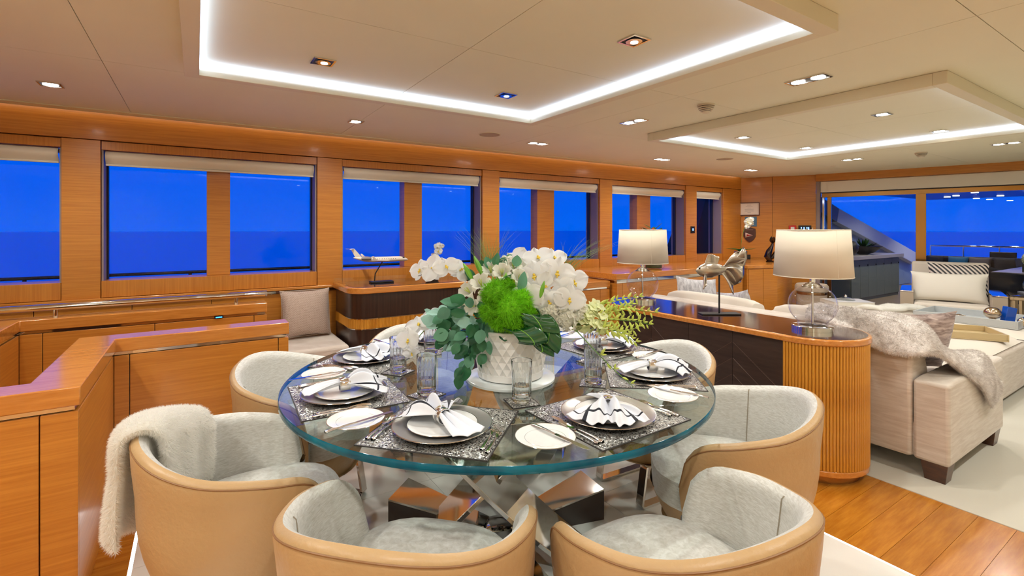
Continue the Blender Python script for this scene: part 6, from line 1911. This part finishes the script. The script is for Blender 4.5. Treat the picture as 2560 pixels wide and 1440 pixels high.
obj('dome', MB().lathe([(0.10, 0), (0.095, 0.012), (0.05, 0.03), (0.01, 0.036)], 24), M['glass'], gh)
obj('knob', MB().ball((0, 0, 0.05), 0.016, 10, 8), M['silver'], gh)
cfur = MB()
def cf(u, v):
    return (6.38+0.62*u+0.02*math.sin(v*9), 2.42-0.20*u+0.26*(v-0.5)+0.02*math.sin(u*11), OTZ+0.018+0.035*math.sin(PI*v)**0.6*(0.7+0.3*math.sin(u*13)))
cfur.grid(cf, 20, 12)
ct_ = thing('fur_throw', 'small cream fur piece lying on the far side of the ottoman', 'throw', (6.7, 2.32, OTZ))
obj('hide_backing', cfur, M['fur'], ct_, world=True, solid=0.03)
m2 = strands(cfur, 6000, 0.03, 0.001, RNG, 0.2, 0.6); m2.materials.append(M['fur'])
tag(obj('fur_pile', m2, None, ct_, world=True), kind='stuff')

# ---- things on the aft bulkhead
def on_wall(x, A, B, d=-0.012):
    p = on_line(x, A, B); n = Vector((-(B-A).y, (B-A).x, 0)).normalized()
    if n.x < 0: n = -n
    return p + n*d, math.atan2(-n.x, n.y)   # rz so that local -y faces the room
def zat(p, y):
    f = p.x*SV + p.y*CV
    return CAMZ + (HY-y)/FPX*f
pw_, rzw = on_wall(1873, AP[0], AP[1], -0.014)
cf_ = thing('framed_certificate', 'small brown-framed certificate on the corner panel', 'picture', (pw_.x, pw_.y, zat(pw_, 539)), rzw)
W_, H_ = 0.30, 0.21
fr_ = pbr('dark_red_frame', srgb(92, 46, 26), 0.35)
for (a, b, c, d) in ((-W_/2, W_/2, 0, 0.014), (-W_/2, W_/2, H_-0.014, H_), (-W_/2, -W_/2+0.014, 0.014, H_-0.014), (W_/2-0.014, W_/2, 0.014, H_-0.014)):
    obj('frame_side', MB().box(a, b, -0.008, 0.012, c, d), fr_, cf_)
obj('paper', MB().box(-W_/2+0.014, W_/2-0.014, 0.0, 0.006, 0.014, H_-0.014), pbr('certificate_paper', srgb(232, 216, 206), 0.6), cf_)
ln = MB()
for k, (w2, z2) in enumerate(((0.06, 0.165), (0.10, 0.145), (0.05, 0.12), (0.13, 0.10), (0.12, 0.085), (0.13, 0.07), (0.05, 0.045))):
    ln.box(-w2/2, w2/2, -0.001, 0.0, z2, z2+0.003)
tag(obj('printed_line', ln, pbr('print_ink', srgb(120, 108, 116), 0.7), cf_), kind='stuff')
bo = MB()
for (a, b, c, d) in ((-0.125, 0.125, 0.022, 0.024), (-0.125, 0.125, 0.186, 0.188), (-0.125, -0.123, 0.024, 0.186), (0.123, 0.125, 0.024, 0.186)):
    bo.box(a, b, -0.001, 0.0, c, d)
obj('printed_border', bo, pbr('gold_print', srgb(190, 150, 90), 0.5), cf_)
pw_, rzw = on_wall(1877, AP[0], AP[1], -0.010)
bp_ = thing('blue_plaque', 'small teal blue plaque under the framed certificate', 'plaque', (pw_.x, pw_.y, zat(pw_, 566)), rzw)
obj('plate', MB().box(-0.085, 0.085, 0, 0.008, 0, 0.155), pbr('teal_plate', srgb(70, 110, 140), 0.4), bp_, bev=0.002)
obj('printed_mark', MB().box(-0.02, 0.02, -0.001, 0, 0.132, 0.142), pbr('plaque_print', srgb(200, 130, 90), 0.5), bp_)
pw_, rzw = on_wall(1874, AP[0], AP[1], -0.02)
shd = thing('shield_plaque', 'dark wooden shield plaque with a pennant on the corner wall', 'plaque', (pw_.x, pw_.y, zat(pw_, 606)), rzw)
out_ = [(0, 0), (0.05, 0.035), (0.085, 0.09), (0.09, 0.15), (0.085, 0.215), (0.06, 0.225), (0.03, 0.235), (0, 0.245), (-0.03, 0.235), (-0.06, 0.225), (-0.085, 0.215), (-0.09, 0.15), (-0.085, 0.09), (-0.05, 0.035)]
n = len(out_)
obj('shield', MB().add([(x, 0.018, z) for (x, z) in out_] + [(x, 0, z) for (x, z) in out_], [tuple(reversed(range(n))), tuple(range(n, 2*n))] + [(i, (i+1) % n, (i+1) % n+n, i+n) for i in range(n)]), pbr('dark_red_shield', srgb(70, 24, 20), 0.3, coat=0.4), shd, bev=0.003)
obj('pennant', MB().add([(-0.06, -0.002, 0.155), (-0.06, -0.002, 0.075), (0.05, -0.002, 0.112)], [(0, 1, 2)]), pbr('white_enamel', srgb(226, 200, 190), 0.3), shd, solid=0.002)
obj('pennant_stripe', MB().add([(-0.04, -0.0045, 0.13), (-0.04, -0.0045, 0.100), (0.045, -0.0045, 0.112)], [(0, 1, 2)]), pbr('red_enamel', srgb(170, 40, 40), 0.3), shd, solid=0.001)
obj('scroll', MB().box(-0.05, 0.05, -0.003, 0, 0.195, 0.207), pbr('pewter_scroll', srgb(120, 90, 80), 0.3), shd)
pw_, rzw = on_wall(1866, AP[0], AP[1], -0.012)
ou = thing('socket_plate', 'black double socket plate on the corner wall', 'socket', (pw_.x, pw_.y, zat(pw_, 648)), rzw)
obj('plate', MB().box(-0.06, 0.06, 0, 0.01, 0, 0.075), M['black'], ou, bev=0.003)
for s in (-1, 1): obj('outlet', MB().lathe([(0.02, 0), (0.02, 0.004)], 16), M['darkgrey'], ou, loc=(s*0.028, 0, 0.037), rot=(R(90), 0, 0))
pw_, rzw = on_wall(1981, AP[1], AP[2], -0.03)
cpnt = thing('call_point', 'red fire alarm call point on the aft wood panel', 'alarm', (pw_.x, pw_.y, zat(pw_, 574)), rzw)
obj('box', MB().box(-0.05, 0.05, 0, 0.028, -0.03, 0.065), pbr('red_plastic', srgb(206, 40, 30), 0.4), cpnt, bev=0.006)
obj('window', MB().box(-0.025, 0.025, -0.002, 0, -0.008, 0.04), pbr('white_plastic', srgb(230, 226, 220), 0.4), cpnt)
pw_, rzw = on_wall(2012, AP[1], AP[2], -0.014)
dp = thing('control_panel', 'black control panel with blue lit symbols by the glass doors', 'control panel', (pw_.x, pw_.y, zat(pw_, 580)), rzw)
obj('plate', MB().box(-0.085, 0.085, 0, 0.012, 0, 0.10), M['black'], dp, bev=0.003)
eb = emitter('blue_symbol', (0.15, 0.3, 1.0), 4.0)
for i, x in enumerate((-0.045, -0.01, 0.028, 0.05)):
    obj('symbol', MB().box(x-0.008, x+0.006, -0.001, 0, 0.035 if i % 2 else 0.05, 0.072), eb, dp)
# switch between the last windows
x_ = XonY(1731, YW)
sw = thing('switch_panel', 'black switch with a blue symbol between the last two windows', 'switch', (x_, YW-0.0005, CAMZ-0.012))
obj('plate', MB().box(-0.045, 0.045, -0.010, 0, -0.04, 0.06), M['black'], sw, bev=0.003)
obj('symbol', MB().box(-0.012, 0.012, -0.0115, -0.0102, -0.005, 0.03), eb, sw)

# ================================================================== AFT DECK FURNITURE
gpaint = pbr('sage_grey_paint', srgb(130, 140, 132), 0.4)
bar = thing('deck_bar', 'grey panelled bar counter on the aft deck outside', 'bar counter', (11.6, 4.5, -0.015))
obj('carcass', MB().box(10.4, 12.65, 4.24, 4.85, -0.015, 0.80), gpaint, bar, world=True)
obj('counter_top', MB().box(10.35, 12.72, 4.16, 4.88, 0.80, 0.87), pbr('pale_stone_top', srgb(190, 182, 180), 0.3), bar, world=True, bev=0.004)
for i in range(6):
    d0 = 10.42+i*0.372
    dr = obj('door', MB().box(d0, d0+0.366, 4.222, 4.239, 0.05, 0.78), gpaint, bar, world=True, bev=0.002)
    obj('latch', MB().lathe([(0.016, 0), (0.016, 0.012)], 12), M['black'], dr, loc=(d0+0.32, 4.222, 0.68), rot=(R(90), 0, 0))
bwl = thing('planter_bowl', 'dark boat-shaped bowl of green succulents on the deck bar', 'potted plant', (11.5, 4.45, 0.872))
obj('bowl', MB().lathe([(0.08, 0), (0.2, 0.05), (0.33, 0.17), (0.31, 0.17), (0.19, 0.07)], 28), M['black'], bwl)
lf2 = leaf_mb(0.2, 0.05, -0.1, 0.4).mesh('leaf', pbr('succulent_leaf', srgb(70, 110, 50), 0.5))
for k in range(22):
    a = rg.uniform(0, 6.28); obj('leaf', lf2, None, bwl, loc=(0.12*math.cos(a)*rg.random(), 0.12*math.sin(a)*rg.random(), 0.14), rot=(0, -rg.uniform(0.3, 1.3), a))
vs_ = tag(obj('deck_vase', MB().lathe([(0.10, 0), (0.17, 0.08), (0.18, 0.16), (0.12, 0.27), (0.08, 0.28)], 24), M['black'], loc=(10.95, 4.5, 0.872)), 'round black pot beside the succulent bowl on the deck bar', 'pot')
# rail and gate at the stern
sr = thing('stern_rail', 'thin steel rail with a black screen at the stern', 'rail', (15.6, 3.6, -0.015))
ra, rbq = Vector((15.6, 4.55, 0)), Vector((15.6, 1.4, 0))
for z in (0.98, 0.62): obj('rail_bar', MB().tube([ra+Vector((0, 0, z)), rbq+Vector((0, 0, z))], 0.022, 8), M['chrome'], sr, world=True)
for i in range(6):
    q = ra.lerp(rbq, i/5); obj('stanchion', MB().tube([q+Vector((0, 0, -0.015)), q+Vector((0, 0, 0.98))], 0.018, 8), M['chrome'], sr, world=True)
obj('screen', MB().box(15.55, 15.59, 3.0, 3.45, 0.50, 0.86), M['black'], sr, world=True, bev=0.01)
def palm(loc, label):
    t = thing('potted_palm', label, 'potted plant', loc)
    obj('pot', MB().lathe([(0.20, 0), (0.27, 0.55), (0.24, 0.55)], 24), M['black'], t)
    for k in range(11):
        a = R(33*k+10); L = rg.uniform(0.7, 1.0)
        def f(u, v, a=a, L=L):
            r = L*u; z = 0.55+0.75*L*u-0.75*L*u*u*1.15
            w_ = 0.05*math.sin(PI*min(1, u*0.9+0.1))*(2*v-1)
            return (r*math.cos(a)-w_*math.sin(a), r*math.sin(a)+w_*math.cos(a), z-0.5*abs(w_))
        obj('frond', MB().grid(f, 10, 2), pbr('dark_palm', srgb(28, 50, 36), 0.5) if k == 0 else bpy.data.materials['dark_palm'], t, solid=0.002)
palm((14.75, 2.45, -0.015), 'dark potted palm by the stern rail')
fab = pbr('dark_deck_fabric', srgb(30, 34, 44), 0.8)
ds = thing('deck_sofa', 'dark upholstered sofa across the aft deck', 'sofa', (13.4, 3.2, -0.015))
obj('base', MB().box(13.1, 13.9, 2.3, 4.1, -0.015, 0.42), fab, ds, world=True, bev=0.03)
obj('backrest', MB().box(13.7, 13.95, 2.3, 4.1, 0.42, 0.80), fab, ds, world=True, bev=0.04)
for i, (y, c, lb) in enumerate(((3.92, (36, 40, 50), 'black deck pillow at the left end of the deck sofa'), (3.52, (40, 110, 150), 'teal deck pillow on the deck sofa'), (3.16, (110, 100, 96), 'taupe deck pillow on the deck sofa'), (2.76, (40, 36, 40), 'charcoal deck pillow right of the taupe one'), (2.44, (24, 40, 80), 'navy deck pillow at the right end of the deck sofa'))):
    tp_ = thing('deck_pillow', lb, 'pillow', (13.52, y, 0.422), R(-90+10*(i-2)))
    obj('cover', pillow_mb(0.36, 0.40, 0.13), pbr('deck_pillow_cloth', srgb(*c), 0.8), tp_, rot=(R(-14), 0, 0))
dt = thing('deck_table', 'stone-topped dining table on the aft deck', 'table', (10.9, 1.55, -0.015))
obj('top', MB().box(10.0, 12.0, 0.9, 2.2, 0.70, 0.75), pbr('lilac_stone', srgb(170, 160, 168), 0.3), dt, world=True, bev=0.006)
for x in (10.4, 11.6): obj('pedestal', MB().box(x-0.12, x+0.12, 1.25, 1.85, -0.015, 0.70), M['black'], dt, world=True, bev=0.01)
def deckchair(loc, rz, label):
    t = thing('deck_chair', label, 'chair', loc, rz)
    obj('seat', MB().box(-0.26, 0.26, -0.26, 0.26, 0.38, 0.46), fab, t, bev=0.02)
    obj('backrest', MB().grid(lambda u, v: (0.27*math.sin(-1.9+3.8*u), -0.27*math.cos(-1.9+3.8*u), 0.46+0.34*v*(1-0.35*abs(2*u-1)**2)), 16, 4), fab, t, solid=0.04)
    for (x, y) in ((-0.22, -0.22), (0.22, -0.22), (-0.22, 0.22), (0.22, 0.22)):
        obj('leg', MB().tube([(x, y, 0), (x*0.92, y*0.92, 0.38)], 0.016, 8), M['black'], t)
deckchair((9.62, 1.95, -0.015), R(-90), 'dark deck chair at the near end of the deck table, left')
deckchair((9.62, 1.25, -0.015), R(-90), 'dark deck chair at the near end of the deck table, right')
deckchair((10.6, 2.55, -0.015), R(180), 'dark deck chair on the far side of the deck table, left')
deckchair((11.5, 2.55, -0.015), R(180), 'dark deck chair on the far side of the deck table, right')
hydm = MB()
hv = thing('hydrangea_vase', 'pale green hydrangeas in a dark glass trough on the deck table', 'flowers', (10.35, 1.72, 0.7505), R(-30))
obj('trough', MB().box(-0.24, 0.24, -0.08, 0.08, 0.0, 0.13), pbr('dark_moss_glass', srgb(40, 52, 30), 0.15), hv, bev=0.004)
hyc = pbr('hydrangea_petal', srgb(222, 226, 170), 0.6, vary=0.2, vscale=40)
flo2 = flo.mesh('floret', hyc)
for i, x in enumerate((-0.17, 0.0, 0.17)):
    hc = obj('flower_head', MB().ball((x, 0, 0.20), 0.105, 16, 10), hyc, hv)
    for k in range(60):
        v = Vector(RNG.normal(size=3)).normalized()
        o_ = obj('floret', flo2, None, hc, loc=Vector((x, 0, 0.20))+v*0.104, rot=look_rot(v, rg.uniform(0, 6))); o_.scale = (2.0,)*3
